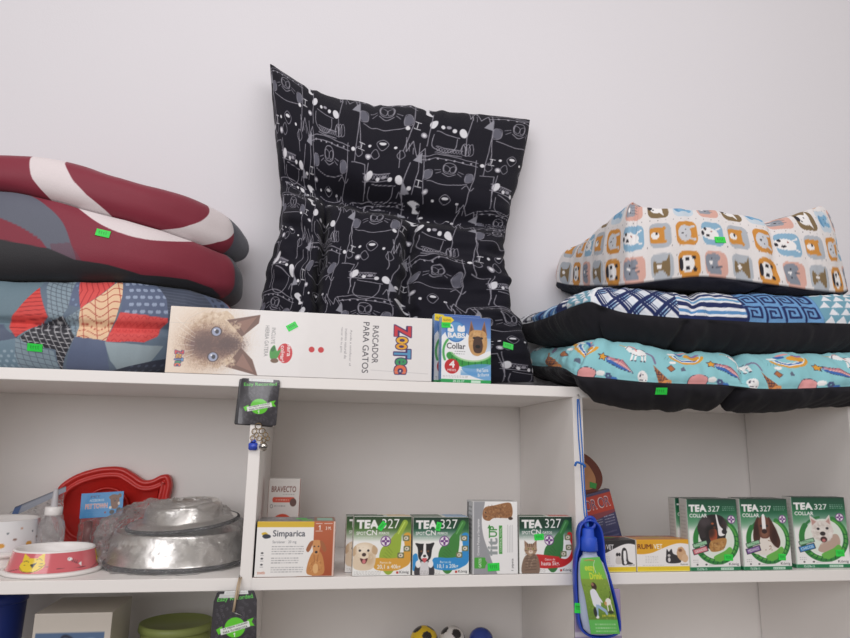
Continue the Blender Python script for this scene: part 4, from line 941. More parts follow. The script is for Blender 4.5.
sticker(382, 526, b1, .0155, .0085, -52); sticker(438.5, 526.5, b2, .0145, .0085, -78); sticker(539, 537, b3, .0175, .0105, -4)

# ---- cat combo pack, standing on end
c = Cv(50, 74, (236, 235, 235), 2.6)
c.smooth([(-5, -8), (13, -4), (10, 18), (12, 36), (20, 58), (26, 80), (-10, 82)], (152, 153, 158)); c.rect(0, 0, 1.4, 74, (198, 198, 200))
c.smooth([(11, 12), (14, 6), (24, 4), (40, 1), (44, 6), (44, 14), (40, 17), (24, 17), (18, 20), (12, 18)], (152, 106, 70)); fur(c, 28, 10, 15, 7, [(96, 62, 42), (206, 164, 120), (122, 84, 56)], 130, 1.1); fur(c, 16, 13, 4, 5, [(210, 170, 130), (90, 60, 44)], 30, .8)
c.ell(14.2, 11.5, .7, .6, K); c.ell(14.8, 15.6, .7, .6, K); c.ell(12.6, 13.6, .7, .5, (150, 90, 80)); c.ell(42, 17.5, 2.6, 1.6, (70, 50, 40))
c.text('fit', 12.6, 40.5, 30.4, 52.5, (150, 156, 158), .03, -90); c.text('UP', 17.2, 26.5, 28.2, 35, (58, 140, 60), .02, -90); c.line([(18.4, 26), (18.4, 37)], 1.2, (58, 140, 60)); c.poly([(16.2, 27.6), (18.4, 23.6), (20.6, 27.6)], (58, 140, 60))
c.rect(29, 24.7, 32.6, 53.6, (70, 150, 66)); c.text('CONTROL TOTAL', 18.4, 38.2, 43.4, 40.2, WT, .01, -90)
c.text('Contra Pulgas y Garrapatas', -12, 35, 25, 38, (228, 228, 230), .02, -90)
c.rrect(2, 57, 14, 68, 1.2, (74, 164, 62)); c.poly([(13, 58), (16, 62.5), (13, 67)], (74, 164, 62)); c.text('GATOS', 3.6, 61, 12.6, 64, WT, .02, -90)
for k in range(4): c.line([(38.6+k*1.8, 24+RNG.uniform(0, 4)), (38.6+k*1.8, 52)], .5, (180, 180, 182))
c.text('1 pipeta', 38, 63, 50, 66, (70, 70, 74), 0, -90)
tops = Cv(50, 20, (196, 196, 196), 1.5); tops.small(3, 3, 46, 17, 3, (90, 86, 84), .7)
sl = Cv(24, 74, (196, 198, 200), 1.5); sl.rect(2, 2, 8, 30, (60, 64, 66)); sl.small(3, 4, 22, 40, 8, (80, 84, 86))
b4 = box_px('flea_treatment_box', 472.5, 518.2, 501.5, .0005, .045, c, 'tall white and grey box with sideways lettering and a lying brown cat', top=tops, side=sl)
sticker(493.5, 567, b4, .021, .013, -3)

# ---- Simparica pack 82 x 56
c = Cv(83, 56, (236, 234, 232), 2.5); Og = (176, 92, 58)
c.rect(0, 0, 60, 6, (214, 178, 50)); c.rect(60, 0, 83, 56, Og); c.vgrad(0, 56, (184, 100, 66), (164, 78, 44), 60, 81); c.rect(81, 0, 83, 56, (220, 196, 186))
c.smooth([(5, 12.5), (9, 11), (12, 13.5), (9, 15.5)], (214, 178, 50)); c.smooth([(9, 13), (14, 14), (14.5, 16.5), (9, 17.5), (6, 15)], (44, 52, 68))
c.text('Simparica', 17, 9, 51, 17.4, (58, 62, 74), .012); c.text('Sarolaner · 20 mg', 17, 19.5, 42, 23, (120, 122, 128), 0); c.small(17, 24.4, 50, 34, 4, (110, 110, 116), .7); c.small(17, 36, 45, 43, 3, (110, 110, 116), .7); c.small(17, 45.5, 50, 52, 3, (110, 110, 116), .7)
for y in (32, 37.5, 43.5): c.ell(7, y, 1.3, .9, (60, 60, 66)); c.line([(5.5, y+2.4), (8.6, y+2.4)], .4, (130, 130, 134))
c.text('zoetis', 3, 50, 11, 53, (196, 120, 96), .01)
c.line([(65.2, 5.4), (66.4, 4.3), (66.4, 8.8)], .8, WT); c.text('3 M.', 72.5, 5.4, 78.5, 8.8, WT, .02); c.line([(62, 2.3), (68.5, 2.3)], .5, WT); c.line([(62, 10), (69, 10)], .5, WT); c.line([(71, 2.3), (79.5, 2.3)], .5, WT)
dachshund(c, 63.5, 27, 7.2); c.rect(44, 55.2, 83, 56, (214, 200, 190))
tp = Cv(83, 24, (118, 118, 118), 1.5); tp.rect(60, 0, 83, 24, (146, 96, 74)); tp.rect(63, 6, 80, 20, (150, 196, 176)); tp.text('Simparica', 14, 6, 36, 12, (200, 204, 210), .01); tp.rect(40, 8, 52, 15, (44, 190, 66)); tp.rect(46, 16, 58, 21, (86, 190, 60)); tp.small(10, 15, 38, 21, 2, (190, 190, 190))
b5 = box_px('tablet_box', 253.8, 333.5, 521.3, .0015, .072, c, 'wide white and orange tablet box with a small tan dog', top=tp, side=(170, 90, 60), lside=(60, 60, 66))

# ---- Bravecto pack behind
c = Cv(32, 66, (208, 202, 198), 3.)
c.text('BRAVECTO', 3, 6, 28, 10.6, (110, 64, 56), .012); c.small(15, 11.4, 27, 13.4, 1, (120, 110, 110), .6); c.rrect(4.5, 14.6, 27, 18.6, 1.5, (196, 66, 40)); c.small(8, 15.6, 21, 17.8, 1, (240, 220, 210), .8); c.ell(25.6, 18.6, 3.4, 3.2, (92, 60, 54)); c.ell(3.8, 21.6, 1.5, 1.5, (110, 106, 106)); c.ell(3.8, 21.6, 1.1, 1.1, (208, 202, 198)); c.small(7, 20.4, 18, 22.4, 1, (100, 96, 96), .8)
c.ell(15.5, 40, 13, 12.5, (198, 66, 38)); c.ell(15.5, 33.4, 5.4, 2.6, (74, 44, 42)); c.smooth([(10, 34), (21, 34), (19, 44), (12, 44)], (92, 56, 48))
b6 = box_px('tablet_box', 264, 296, 478.5, .12, .03, c, 'narrow pale upright box with an orange disc, behind the white and orange tablet box', side=(178, 80, 66), top=(200, 196, 192))

# ---- Rumivet packs 56 x 34
def rumi(dark):
    top = (44, 42, 44) if dark else (222, 164, 40); c = Cv(56, 34, (236, 233, 232), 2.7)
    c.poly(list(spl([(-4, 15), (6, 15.5), (16, 14), (26, 10), (38, 5.5), (48, 4), (60, 6)], 40))+[(60, -3), (-4, -3)], top)
    c.rect(0, 28.5, 56, 34, (230, 200, 40)); c.rect(0, 32.8, 56, 34, (236, 226, 120)); c.text('RUMi', 1, 4.8, 17, 10, (226, 170, 50) if dark else (110, 52, 30), .022); c.text('VET', 18, 4.8, 27.5, 10, WT, .02)
    c.small(9, 17, 22, 25, 5, (140, 140, 140), .5); c.text('Rumivet', 46, 25.4, 54, 27.4, (90, 90, 90), .0); c.small(6, 26.5, 28, 28, 1, (150, 150, 150), .5); c.small(10, 30.3, 44, 31.7, 1, (180, 150, 40), .6)
    if dark:
        c.smooth([(38, 26), (37, 16), (39, 9), (43, 9), (45, 14), (46, 22), (52, 25), (46, 26)], (60, 56, 58)); c.smooth([(40, 12), (43, 12), (43, 22), (40, 22)], WT); c.ell(41.4, 10, 1.6, 1.4, (40, 38, 40)); c.ell(33, 16.6, 3.6, 3.4, (214, 208, 204)); c.ell(31.6, 15.4, 1.6, 1.8, K); c.ell(34.6, 15.4, 1.4, 1.8, K); c.smooth([(30, 19), (36, 19), (37, 25), (30, 25)], (206, 200, 196)); c.ell(42, 24, 2, 2, WT)
    else:
        c.smooth([(32, 10), (34, 13), (37, 10), (38.6, 15), (44, 18), (46, 24.5), (31.6, 24.5), (31, 16)], (52, 50, 54)); c.ell(34, 17, 1.6, 1.4, (200, 196, 196)); c.ell(34, 21.5, 1.4, 2.4, (214, 210, 210)); c.ell(47.5, 15.4, 5, 7.4, (206, 166, 128), -8, fur=.05); c.ell(51, 20, 3.6, 4.4, (216, 180, 144)); c.ell(46.4, 11.6, 2.2, 1.8, (150, 104, 74)); c.ell(46.4, 11.4, .5, .4, K)
    return c
def rumi_top(dark):
    c = Cv(56, 22, (44, 42, 44) if dark else (206, 140, 60), 1.6); c.rect(0, 0, 56, 9, (160, 92, 66)); c.smooth([(10, 10), (30, 7), (40, 10), (25, 14)], (86, 140, 60) if dark else (176, 150, 60)); c.small(4, 15, 40, 20, 1, (150, 100, 50), .6); return c
b7 = box_px('medicine_box', 593, 636.6, 540, .0045, .055, rumi(True), 'low white box with black top band and sitting dogs, beside the hanging blue bottle', top=rumi_top(True), side=(226, 224, 220))
b8 = box_px('medicine_box', 637.6, 690.3, 539.5, .0045, .055, rumi(False), 'low white box with orange top band, cat and fluffy dog', top=rumi_top(False), side=(226, 224, 220))

# ---- TEA 327 collar packs 55 x 74
def tea_collar(kind):
    c = Cv(55, 74, (236, 235, 234), 2.5)
    c.vgrad(0, 14, (22, 70, 52), (28, 98, 66)); c.vgrad(14, 34, (28, 98, 66), (232, 234, 230))
    for k in range(14): c.ell(4, 20, 16-k, 12-k*.6, (60, 140, 84), op=.05); c.ell(54, 26, 14-k, 16-k, (60, 140, 84), op=.05)
    t = np.linspace(-.35*PI, 1.2*PI, 40)
    c.line(np.stack([30+22.5*np.cos(t), 43+22*np.sin(t)], -1), 5.6, (44, 128, 58)); c.line(np.stack([30+22.5*np.cos(t[:-12]), 43+20.6*np.sin(t[:-12])], -1), 1.6, (110, 184, 80), .7)
    t2 = np.linspace(1.15*PI, 1.45*PI, 14); c.line(np.stack([30+22.5*np.cos(t2), 43+22*np.sin(t2)], -1), 2.4, (44, 120, 66))
    for a in np.linspace(-.2, 2.6, 14): c.line([(30+20.3*math.cos(a), 43+19.8*math.sin(a)), (30+24.6*math.cos(a+.06), 43+24*math.sin(a+.06))], .8, (18, 78, 44))
    c.ell(30, 42, 19.6, 19, (224, 232, 222))
    {'bern': lambda: bernese(c, 27, 33, 11.2), 'span': lambda: spaniel(c, 26, 31, 10.2), 'west': lambda: westie(c, 29, 36, 10)}[kind]()
    c.smooth([(26, 60), (38, 54), (44, 50), (47, 54), (40, 61), (32, 65)], (104, 180, 76))
    c.rect(0, 0, 55, .9, (40, 60, 52))
    c.text('TEA', 2, 6, 21.6, 13.6, WT, .055); c.text('327', 23, 7.4, 36, 13.4, WT, .01); c.text('COLLAR', 2.4, 15.4, 21.6, 19.4, WT, .03); c.small(39, 7.4, 52, 12.6, 3, (206, 224, 212), .8); cross_badge(c, 48, 21.5, 4.4)
    lab = {'bern': (206, 110, 120), 'span': (120, 84, 150), 'west': (58, 136, 196)}[kind]
    c.rrect(4, 44.5, 20, 49, .4, (36, 48, 44), -15); c.rrect(4.6, 45, 19.4, 48.5, .4, (150, 196, 160), -15); c.small(6.5, 46, 17.5, 47.6, 1, (30, 80, 50), .8)
    c.rrect(3.6, 50, 20.4, 56, .4, (36, 34, 48), -15); c.rrect(4.4, 50.6, 19.6, 55.4, .4, lab, -15); c.text({'bern': 'GRANDES', 'span': 'MEDIANOS', 'west': 'CHICOS'}[kind], 5.8, 51.5, 18.4, 54.4, WT, .012, -15)
    c.small(4, 62, 10, 66, 2, (110, 110, 110), .6); c.ell(8, 67.5, 1, .9, (80, 80, 80)); c.ell(17.5, 67.5, 1.2, .9, (80, 80, 80)); c.line([(20, 68), (36, 67.6)], .5, (170, 170, 170)); c.text('König', 42, 66, 53, 69.4, (70, 70, 74), 0)
    c.rect(0, 70, 55, 74, (26, 118, 74)); c.text('72-276-15', 7, 70.8, 18, 73.3, WT, .03); c.rect(33, 70.8, 47, 73.4, (200, 222, 208)); c.small(34, 71.2, 46, 73, 1, (26, 118, 74), .9); c.rect(0, 0, .9, 74, (120, 160, 136), .5)
    return c
def collar_side():
    c = Cv(18, 74, (196, 194, 190), 1.6); c.rect(0, 70, 18, 74, (26, 118, 74)); c.small(4, 6, 14, 60, 14, (140, 138, 136), .4); return c
TB, TS, TW = tea_collar('bern'), tea_collar('span'), tea_collar('west'); CS = collar_side()
ctop = Cv(55, 18, (40, 58, 50), 1.5); ctop.text('TEA 327', 6, 6, 26, 11, (200, 214, 206), .02); ctop.small(30, 5, 50, 13, 2, (150, 170, 160), .7)
b9b = box_px('flea_collar_box', 678.5, 728, 498.0, .036, .024, TB, 'green collar box showing only a strip left of the tricolour dog box', side=CS, top=ctop, rot=.02)
b9 = box_px('flea_collar_box', 690.5, 742, 499, .004, .026, TB, 'green collar box with a large black, white and rust dog', side=CS, top=ctop, rot=.02)
b10 = box_px('flea_collar_box', 744.3, 793.3, 498.8, .004, .026, TS, 'green collar box with a long-eared brown and white dog', side=CS, top=ctop, rot=.015)
b10b = box_px('flea_collar_box', 740, 786, 498, .036, .024, TS, 'green collar box hidden behind the long-eared dog box, only its top showing', side=CS, top=ctop, rot=.015)
b11 = box_px('flea_collar_box', 797, 851, 497.0, .020, .026, TW, 'green collar box with a small white prick-eared dog, rightmost', side=CS, top=ctop, rot=-.01)
sticker(728.5, 557.5, b9, .018, .011, 2); sticker(782, 557, b10, .0155, .0115, 3); sticker(840, 553, b11, .0185, .0125, 0)

# ---- collar packs beside the scratcher, on the top board
c = Cv(52, 70, (236, 236, 238), 2.7)
c.vgrad(0, 22, (66, 100, 168), (110, 150, 206)); c.vgrad(22, 44, (150, 184, 222), (236, 238, 240)); c.vgrad(52, 62, (236, 238, 240), (120, 170, 214), 20)
c.ell(15, 33, 18, 20, (236, 238, 240)); c.ell(15, 16, 11, 11.5, (64, 118, 186)); c.ell(15, 16, 9.4, 10, (110, 168, 214), op=.7)
c.smooth([(6.5, 16), (7.5, 10), (11, 9), (12.6, 16)], WT); c.smooth([(17, 15.6), (17, 10.5), (19, 9.2), (21, 10.6), (23.6, 9.2), (24, 15.6)], WT); c.ell(10, 12, 1, 1.2, (80, 130, 190)); c.text('BABS', 6.4, 17.4, 24.6, 23, WT, .04)
shepherd(c, 38, 24, 9.5); c.smooth([(28, 40), (36, 42), (52, 36), (52, 56), (18, 56), (18, 46)], (236, 238, 240))
t = np.linspace(.1*PI, .85*PI, 24); c.line(np.stack([32+26*np.cos(t), 34+17*np.sin(t)], -1), 7.4, (54, 150, 66)); c.line(np.stack([32+24*np.cos(t), 32+15*np.sin(t)], -1), 2, (150, 204, 140), .8)
for a in np.linspace(.4, 2.5, 9): c.line([(32+26*math.cos(a), 32.6+15.4*math.sin(a)), (32+26.6*math.cos(a), 34+18.8*math.sin(a))], .7, (20, 90, 40))
t = np.linspace(.85*PI, 1.25*PI, 10); c.line(np.stack([17+15*np.cos(t), 38+18*np.sin(t)], -1), 2.4, (80, 168, 90))
c.text('Collar', 5.4, 28.4, 25, 34.6, (56, 56, 64), .012); c.small(14, 36, 25, 38.2, 1, (90, 90, 96), .8); c.small(8, 38.8, 25, 40.6, 1, (90, 90, 96), .8)
c.ell(11, 53, 7.6, 7.8, (190, 40, 44)); c.text('4', 8.2, 47, 14, 54.4, WT, .03); c.text('MESES', 6.6, 55.8, 15.4, 58.2, WT, .02); c.smooth([(22, 53), (52, 50), (52, 66), (30, 62)], (86, 150, 208), .8); c.text('Piel Sana', 37, 54, 49, 58, WT, .01, -6); c.text('Brillante', 38, 59, 50, 62.4, WT, .01, -6)
c.small(2, 62.4, 28, 65, 2, (110, 110, 114), .6); c.rect(0, 66.4, 52, 70, (40, 156, 84)); c.text('20-22-27', 12, 67, 24, 69.4, WT, .02); c.rect(31, 67, 41, 69.6, (200, 226, 208)); c.poly([(0, 0), (10, 1), (13, 4), (9, 8), (0, 7)], (232, 204, 40)); c.text('NUEVO', 1.6, 3, 9.6, 5.6, (120, 90, 30), .01)
bs = Cv(14, 70, (120, 160, 210), 1.6); bs.vgrad(0, 70, (160, 190, 226), (96, 140, 198)); bs.rect(0, 66.4, 14, 70, (40, 156, 84)); bs.small(4, 10, 10, 56, 12, (220, 230, 240), .4)
b12b = box_px('flea_collar_box', 433.6, 481, 314.5, .034, .022, c, 'blue dog collar box peeking out at the left behind an identical one', z=H+T+.0006, side=bs, top=(140, 170, 210), rot=.03)
b12b['label'] = 'blue dog collar box peeking out behind the identical one with the shepherd dog'
b12 = box_px('flea_collar_box', 441, 491.5, 317, .003, .024, c, 'blue dog collar box with a shepherd dog, in front of its twin', z=H+T+.0006, side=bs, top=(140, 170, 210), rot=.03)
sticker(446, 325, b12, .017, .010, -2)

# ---- cat scratcher box, lying on its side
c = Cv(270, 68, (230, 227, 226), 2.6)
c.vgrad(0, 68, (232, 220, 208), (226, 208, 190), 0, 40)
for k in range(30): c.a[:, int((30+k)*2.6):int((31+k)*2.6)] = np.array([228, 212, 196])*(1-k/30)+np.array([231, 228, 227])*(k/30)
Fu, Fd, Fl = (178, 146, 118), (92, 66, 58), (222, 202, 178)
c.soft(42, 32, 34, 34, (214, 190, 164), op=.9, p=1.6, grain=.3); c.ell(46, 32, 27, 29, (210, 188, 162), fur=.08); fur(c, 46, 32, 27, 29, [(226, 208, 186), (198, 170, 142), (170, 136, 108), (236, 222, 204)], 420, 2.4)
c.poly([(56, 12), (89, 5), (88, 14), (72, 29)], (112, 80, 68)); c.poly([(66, 14), (86, 7), (74, 25)], (146, 108, 92), .8); c.poly([(58, 60), (90, 68), (84, 52), (72, 40)], (112, 80, 68)); c.poly([(68, 58), (86, 65), (74, 46)], (150, 112, 98), .8)
c.soft(36, 38, 22, 21, (150, 112, 88), op=.75, p=1.6, grain=.5); c.soft(46, 38, 22, 17, (104, 72, 62), op=.9, p=1.7, grain=.5); c.soft(34, 38, 13, 12, (84, 58, 54), op=.8, p=1.5, grain=.3); c.soft(60, 37, 14, 9, (78, 54, 52), op=.9, p=1.8, grain=.5); fur(c, 46, 38, 20, 13, [(86, 60, 54), (110, 80, 68), (128, 94, 78)], 160, 1.3)
fur(c, 64, 18, 6, 6, [Fl, (206, 180, 150)], 50, 1.6); fur(c, 62, 56, 6, 6, [Fl, (206, 180, 150)], 50, 1.6)
for (x, y) in ((46.5, 24.5), (45, 50.5)): c.ell(x, y, 5.6, 5.2, (66, 48, 46)); c.ell(x, y, 4.4, 4.4, (150, 158, 184)); c.ell(x+.6, y, 1.9, 2.2, (34, 34, 46)); c.ell(x-1.6, y-1.6, .9, .9, (240, 240, 246))
c.ell(24.6, 38, 2.6, 2.4, (110, 78, 72)); c.line([(22, 38), (18, 37)], .7, (110, 80, 72)); c.curve([(18, 30), (16.6, 37), (19, 44)], .6, (140, 104, 90))
for k in range(6): c.line([(26, 28+k*4), (8+RNG.uniform(-3, 4), 12+k*9)], .35, (244, 240, 234), .8)
def zoo(c, x0, y0, x1, y1):
    """coloured letter logo, reading downwards; box given as drawn"""
    L_ = y1-y0; cols = [(200, 56, 66), (232, 176, 50), (226, 160, 44), (86, 150, 190), (56, 150, 96), (226, 110, 76)]; ys = [0, .24, .38, .50, .68, .82, 1.]
    xs = [(0, .95), (.12, .78), (.1, .74), (.0, .95), (.1, .74), (.05, .72)]
    for pas in (0, 1):
        for k, ch in enumerate('ZooTec'):
            hh = (ys[k+1]-ys[k])*L_; ym = y0+(ys[k]+ys[k+1])/2*L_; wv = x1-x0; xa, xb = x0+xs[k][0]*wv, x0+xs[k][1]*wv; xm = (xa+xb)/2; tall = (xb-xa)/2
            E_ = (xm-hh/2*1.02, ym-tall, xm+hh/2*1.02, ym+tall)
            if pas == 0:
                for dx, dy in ((-.05, 0), (.05, 0), (0, .05), (0, -.05), (.04, .04), (-.04, -.04), (.04, -.04), (-.04, .04)): c.text(ch, E_[0]+dx*wv, E_[1]+dy*wv, E_[2]+dx*wv, E_[3]+dy*wv, (66, 44, 96), .06, 90)
            else: c.text(ch, *E_, cols[k], .03, 90)
zoo(c, 229, 9, 248, 61); zoo(c, 8, 45, 17, 61)
c.text('RASCADOR', 189, 27.5, 229, 34, (60, 58, 66), .0, 90); c.text('PARA GATOS', 172, 31, 226, 37.6, (60, 58, 66), .0, 90)
c.text('Ayuda a satisfacer el', 164, 34, 202, 36.6, (140, 138, 142), 0, 90); c.text('instinto natural de', 162, 30, 194, 32.6, (140, 138, 142), 0, 90); c.text('rascar de tu gato', 160, 26, 187, 28.6, (140, 138, 142), 0, 90)
c.text('INCLUYE', 95, 24.4, 112, 28.4, (130, 128, 130), 0, 90); c.text('HIERBA GATERA', 81, 30, 113, 34, (130, 128, 130), 0, 90)
c.ell(116, 44, 7.6, 10.2, (200, 44, 50)); c.text('para', 112, 38, 126, 42.4, WT, .02, 90); c.text('colgar!', 105, 42, 122, 47, WT, .02, 90)
c.smooth([(101, 42), (105, 36), (108, 42), (112, 40), (108, 50), (102, 50)], (66, 150, 62)); c.ell(104, 40, 2, 3, (40, 110, 50), 30); c.ell(106, 52, 4, 2.4, (110, 82, 60))
c.ell(143, 39, 3, 3, (200, 60, 64)); c.ell(152.6, 39, 3, 3, (200, 60, 64)); c.line([(205, 58), (266, 60)], .4, (180, 178, 180), .8); c.line([(0, 17), (22, 17)], .35, (200, 190, 180)); c.line([(12, 22), (18, 12), (34, 3)], .3, (196, 186, 176))
b13 = box_px('cat_scratcher_box', 164.5, 431.5, 312, .001, .05, c, 'long white cat scratcher box lying on its side, cat face at its left end', z=H+T+.0006, top=(226, 224, 222), side=(224, 222, 222), rot=0)
sticker(292, 326.5, b13, .0185, .0115, -32)

# ================================================================== BOWLS
def loc_px(px, py, z, dx=0.): return atz(px, py, z)
# pink cat bowl
root = thing('pet_bowl', (-.333, .086, .0006), 'low pink pet bowl with a yellow cat face and white rim', 'pet bowl'); root.scale = (.945, .945, .93)
W2_ = (232, 228, 226)
link_pts = [(.0, .010), (.055, .010), (.0595, .0375), (.0608, .0405), (.063, .0415), (.0645, .040), (.0645, .037)]
lathe('bowl_rim', link_pts, mat('white_plastic', W2_, .3, var=.01), root, 96)
cb = Cv(200, 40, (206, 98, 106), 3.)
def catface(c, x, y, k=1.2):
    g = Cv(2, 2, (0, 0, 0), 1); _p, _e, _c, _l = c.poly, c.ell, c.curve, c.line
    f = lambda P: [(x+(a-x)*k, y+(b-y)*k*1.05) for a, b in P]
    class Q:
        poly = staticmethod(lambda P, col: _p(f(P), col)); ell = staticmethod(lambda a, b, r, q, col, rot=0: _e(x+(a-x)*k, y+(b-y)*k, r*k, q*k, col, rot))
        curve = staticmethod(lambda P, w, col: _c(f(P), w, col)); line = staticmethod(lambda P, w, col: _l(f(P), w, col))
    c = Q
    Y_ = (226, 196, 44); c.poly([(x-14, y-4), (x-14, y-15), (x-4, y-9)], Y_); c.poly([(x+6, y-10), (x+14, y-17), (x+15, y-4)], Y_); c.ell(x, y+1, 16.5, 10.5, Y_, -10)
    c.curve([(x-16, y+4), (x-8, y+10), (x+6, y+9), (x+16, y+0)], .9, (90, 80, 20)); c.poly([(x-2, y), (x+6, y-3), (x+2, y+5)], K); c.curve([(x-12, y-3), (x-8, y-5), (x-4, y-3)], .8, K); c.curve([(x+5, y-7), (x+9, y-8), (x+12, y-6)], .8, K)
    for k in (-2, 1, 4): c.line([(x-12, y+k), (x-5, y+k*.5)], .4, K); c.line([(x+9, y+k-2), (x+20, y+k*1.6-4)], .4, K)
catface(cb, 58, 21)
for q in (0,): cb.ell(112, 14, 4, 3.2, WT, 30); cb.ell(110.6, 13, .8, .8, K); cb.line([(114, 16), (126, 24)], .8, (60, 50, 60)); [cb.line([(115+k*3, 20+k*1.6), (118+k*3, 14+k*1.8)], .7, (60, 50, 60)) for k in range(3)]; cb.poly([(125, 23), (131, 21), (130, 29)], WT)
catface(cb, 188, 21)
prof = np.array([(.0745, .006+0), *[(.0735-(.0735-.0648)*t, .006+.0325*t) for t in np.linspace(0, 1, 26)]])
def cbf(th, idx):
    u = ((th+PI) % (2*PI))/(2*PI)*400 % 200; return cb.samp((u-ANG0) % 200, 38-(idx-1)/25.*36)
ANG0 = 32
lathe('bowl_side', prof, GLAZE, root, 420, cbf)
lathe('bowl_foot', [(.0, .0), (.0785, .0), (.080, .002), (.080, .0045), (.078, .0065), (.0735, .0075), (.0725, .006)], MATS['white_plastic'], root, 96)

# white dotted bowl stacked on two plain foot rings at the left edge
root = thing('pet_bowl', (-.468, .17, .0006), 'white pet bowl with orange and grey dots, at the left edge behind the pink bowl', 'pet bowl'); root.scale = (1, 1, .86)
cb2 = Cv(200, 50, (226, 226, 228), 2.4)
for k in range(40): cb2.ell(RNG.uniform(0, 200), RNG.uniform(4, 46), 1, 1, (226, 226, 228))
for k in range(10):
    x = 8+k*20; cb2.ell(x, 38, 2.6, 3.6, (214, 156, 70)); cb2.ell(x+9, 30, 1.4, 2, (150, 120, 110)); cb2.ell(x+4, 20, .9, 1.3, (110, 120, 126)); cb2.ell(x+14, 14, 1.1, 1.6, (206, 170, 150)); (k % 3 == 1) and cb2.curve([(x-6, 10), (x-3, 6), (x, 11), (x-3, 18)], 1.2, (90, 130, 140))
prof2 = [(.079-(.079-.070)*t, .030+.058*t) for t in np.linspace(0, 1, 30)]
lathe('bowl_side', prof2, GLAZE, root, 360, lambda th, idx: cb2.samp((th/(2*PI)*200) % 200, 48-idx/29.*46))
lathe('bowl_rim', [(0, .03), (.058, .034), (.066, .086), (.068, .089), (.070, .088)], MATS['white_plastic'], root)
lathe('bowl_foot', [(0, .021), (.088, .021), (.090, .024), (.088, .028), (.079, .031), (.077, .030)], MATS['white_plastic'], root)
root = thing('pet_bowl', (-.468, .17, .0006), 'white bowl of which only the foot shows, under the dotted bowl', 'pet bowl')
lathe('bowl_foot', [(0, 0), (.092, 0), (.094, .003), (.093, .008), (.086, .011), (.084, .015), (.082, .0205), (0, .0205)], MATS['white_plastic'], root)

# steel bowls
BX, BY = -.149, .160
root = thing('steel_bowl', (BX, BY, .0006), 'large shiny steel pet bowl with dark rubber foot, under the smaller steel bowl', 'pet bowl', 'stacked steel pet bowls')
lathe('bowl_body', [(.1205, .006), (.118, .010), (.1145, .034), (.110, .053), (.1085, .0565), (.107, .058), (.1045, .057), (.101, .048), (.092, .022), (.08, .016), (0, .016)], STEEL, root, 128)
lathe('rubber_foot', [(.1185, .008), (.1232, .0068), (.1245, .004), (.1235, .001), (.120, .0), (.112, .0), (.111, .005)], RUBBER, root, 128)
root2 = thing('steel_bowl', (BX+.008, BY-.004, .0690), 'smaller shiny steel pet bowl with rubber foot, lying tilted in the large steel bowl', 'pet bowl', 'stacked steel pet bowls', rot=(math.radians(5), math.radians(-4.5), 0))
lathe('bowl_body', [(.098, .005), (.0945, .0065), (.073, .009), (.0695, .012), (.0655, .033), (.063, .037), (.0605, .0385), (.057, .038), (.045, .033), (.040, .022), (.034, .014), (0, .013)], STEEL, root2, 128)
lathe('rubber_foot', [(.0955, .0068), (.0992, .0058), (.1003, .0036), (.0995, .001), (.095, .0), (.088, .001), (.088, .004), (.095, .006)], RUBBER, root2, 128)
root['label'] = 'large shiny steel pet bowl with dark rubber foot, lower of the two'
for r_ in (root, root2):
    if 'group' in r_: del r_['group']

def crumple(name, pts_fn, nu, nv, m, parent, amp, sc, seed, close=True, xmax=9., ymax=9.):
    u = np.linspace(0, 1, nu, endpoint=not close); v = np.linspace(0, 1, nv); U, V = np.meshgrid(u, v)
    P = pts_fn(U, V)
    n1 = noise2(P[..., 0]*sc+P[..., 2]*sc*.6, P[..., 1]*sc+P[..., 2]*sc, seed); n2 = noise2(P[..., 0]*sc*2.3-P[..., 1]*sc*2, P[..., 2]*sc*2.6, seed+1)
    n3 = 1.2*np.abs(noise2(P[..., 0]*sc*1.6+9, P[..., 2]*sc*1.3+P[..., 1]*sc, seed+2))+.5*np.abs(noise2(P[..., 0]*sc*3.7-P[..., 2]*sc*3, P[..., 1]*sc*3.1+P[..., 2]*sc*2, seed+5))
    c = P.reshape(-1, 3).mean(0); d = P-c; d /= np.linalg.norm(d, axis=-1, keepdims=True)
    P = P+d*(amp*(n1+.6*n2+1.1*n3))[..., None]
    i, j = np.meshgrid(np.arange(nv-1), np.arange(nu if close else nu-1), indexing='ij'); jn = (j+1) % nu
    Fa = np.stack([i*nu+j, i*nu+jn, (i+1)*nu+jn, (i+1)*nu+j], -1).reshape(-1, 4)
    P[..., 2] = np.maximum(P[..., 2], .0008); P[..., 0] = np.minimum(P[..., 0], xmax); P[..., 1] = np.minimum(P[..., 1], ymax)
    return link(name, P.reshape(-1, 3), Fa, m, parent, False)
FILM = film('clear_film', amt=.16, haze=.08, fk=.85)
def wrap_pts(U, V):
    th = U*2*PI; R = np.interp(V, [0, .08, .38, .46, .54, .70, .84, 1], [.124, .1275, .117, .112, .106, .082, .068, .02]); Z = np.interp(V, [0, .08, .38, .46, .54, .70, .84, 1], [.001, .006, .060, .072, .078, .092, .104, .106])
    tw = np.exp(-((((th-PI*1.02)+PI) % (2*PI)-PI)/.33)**2)*np.interp(V, [0, .2, .5, .7, 1], [0, .7, 1, .8, 0])*.024
    R = R+tw; X = R*np.cos(th); X = np.minimum(X, .128)
    return np.stack([BX+X, BY+R*np.sin(th), Z], -1)
o = crumple('plastic_wrap', wrap_pts, 260, 90, FILM, None, .013, 42, 3, xmax=-.0212, ymax=.294); tag(o, 'crumpled clear plastic bag wrapped around the two steel bowls', 'plastic bag')
o = None

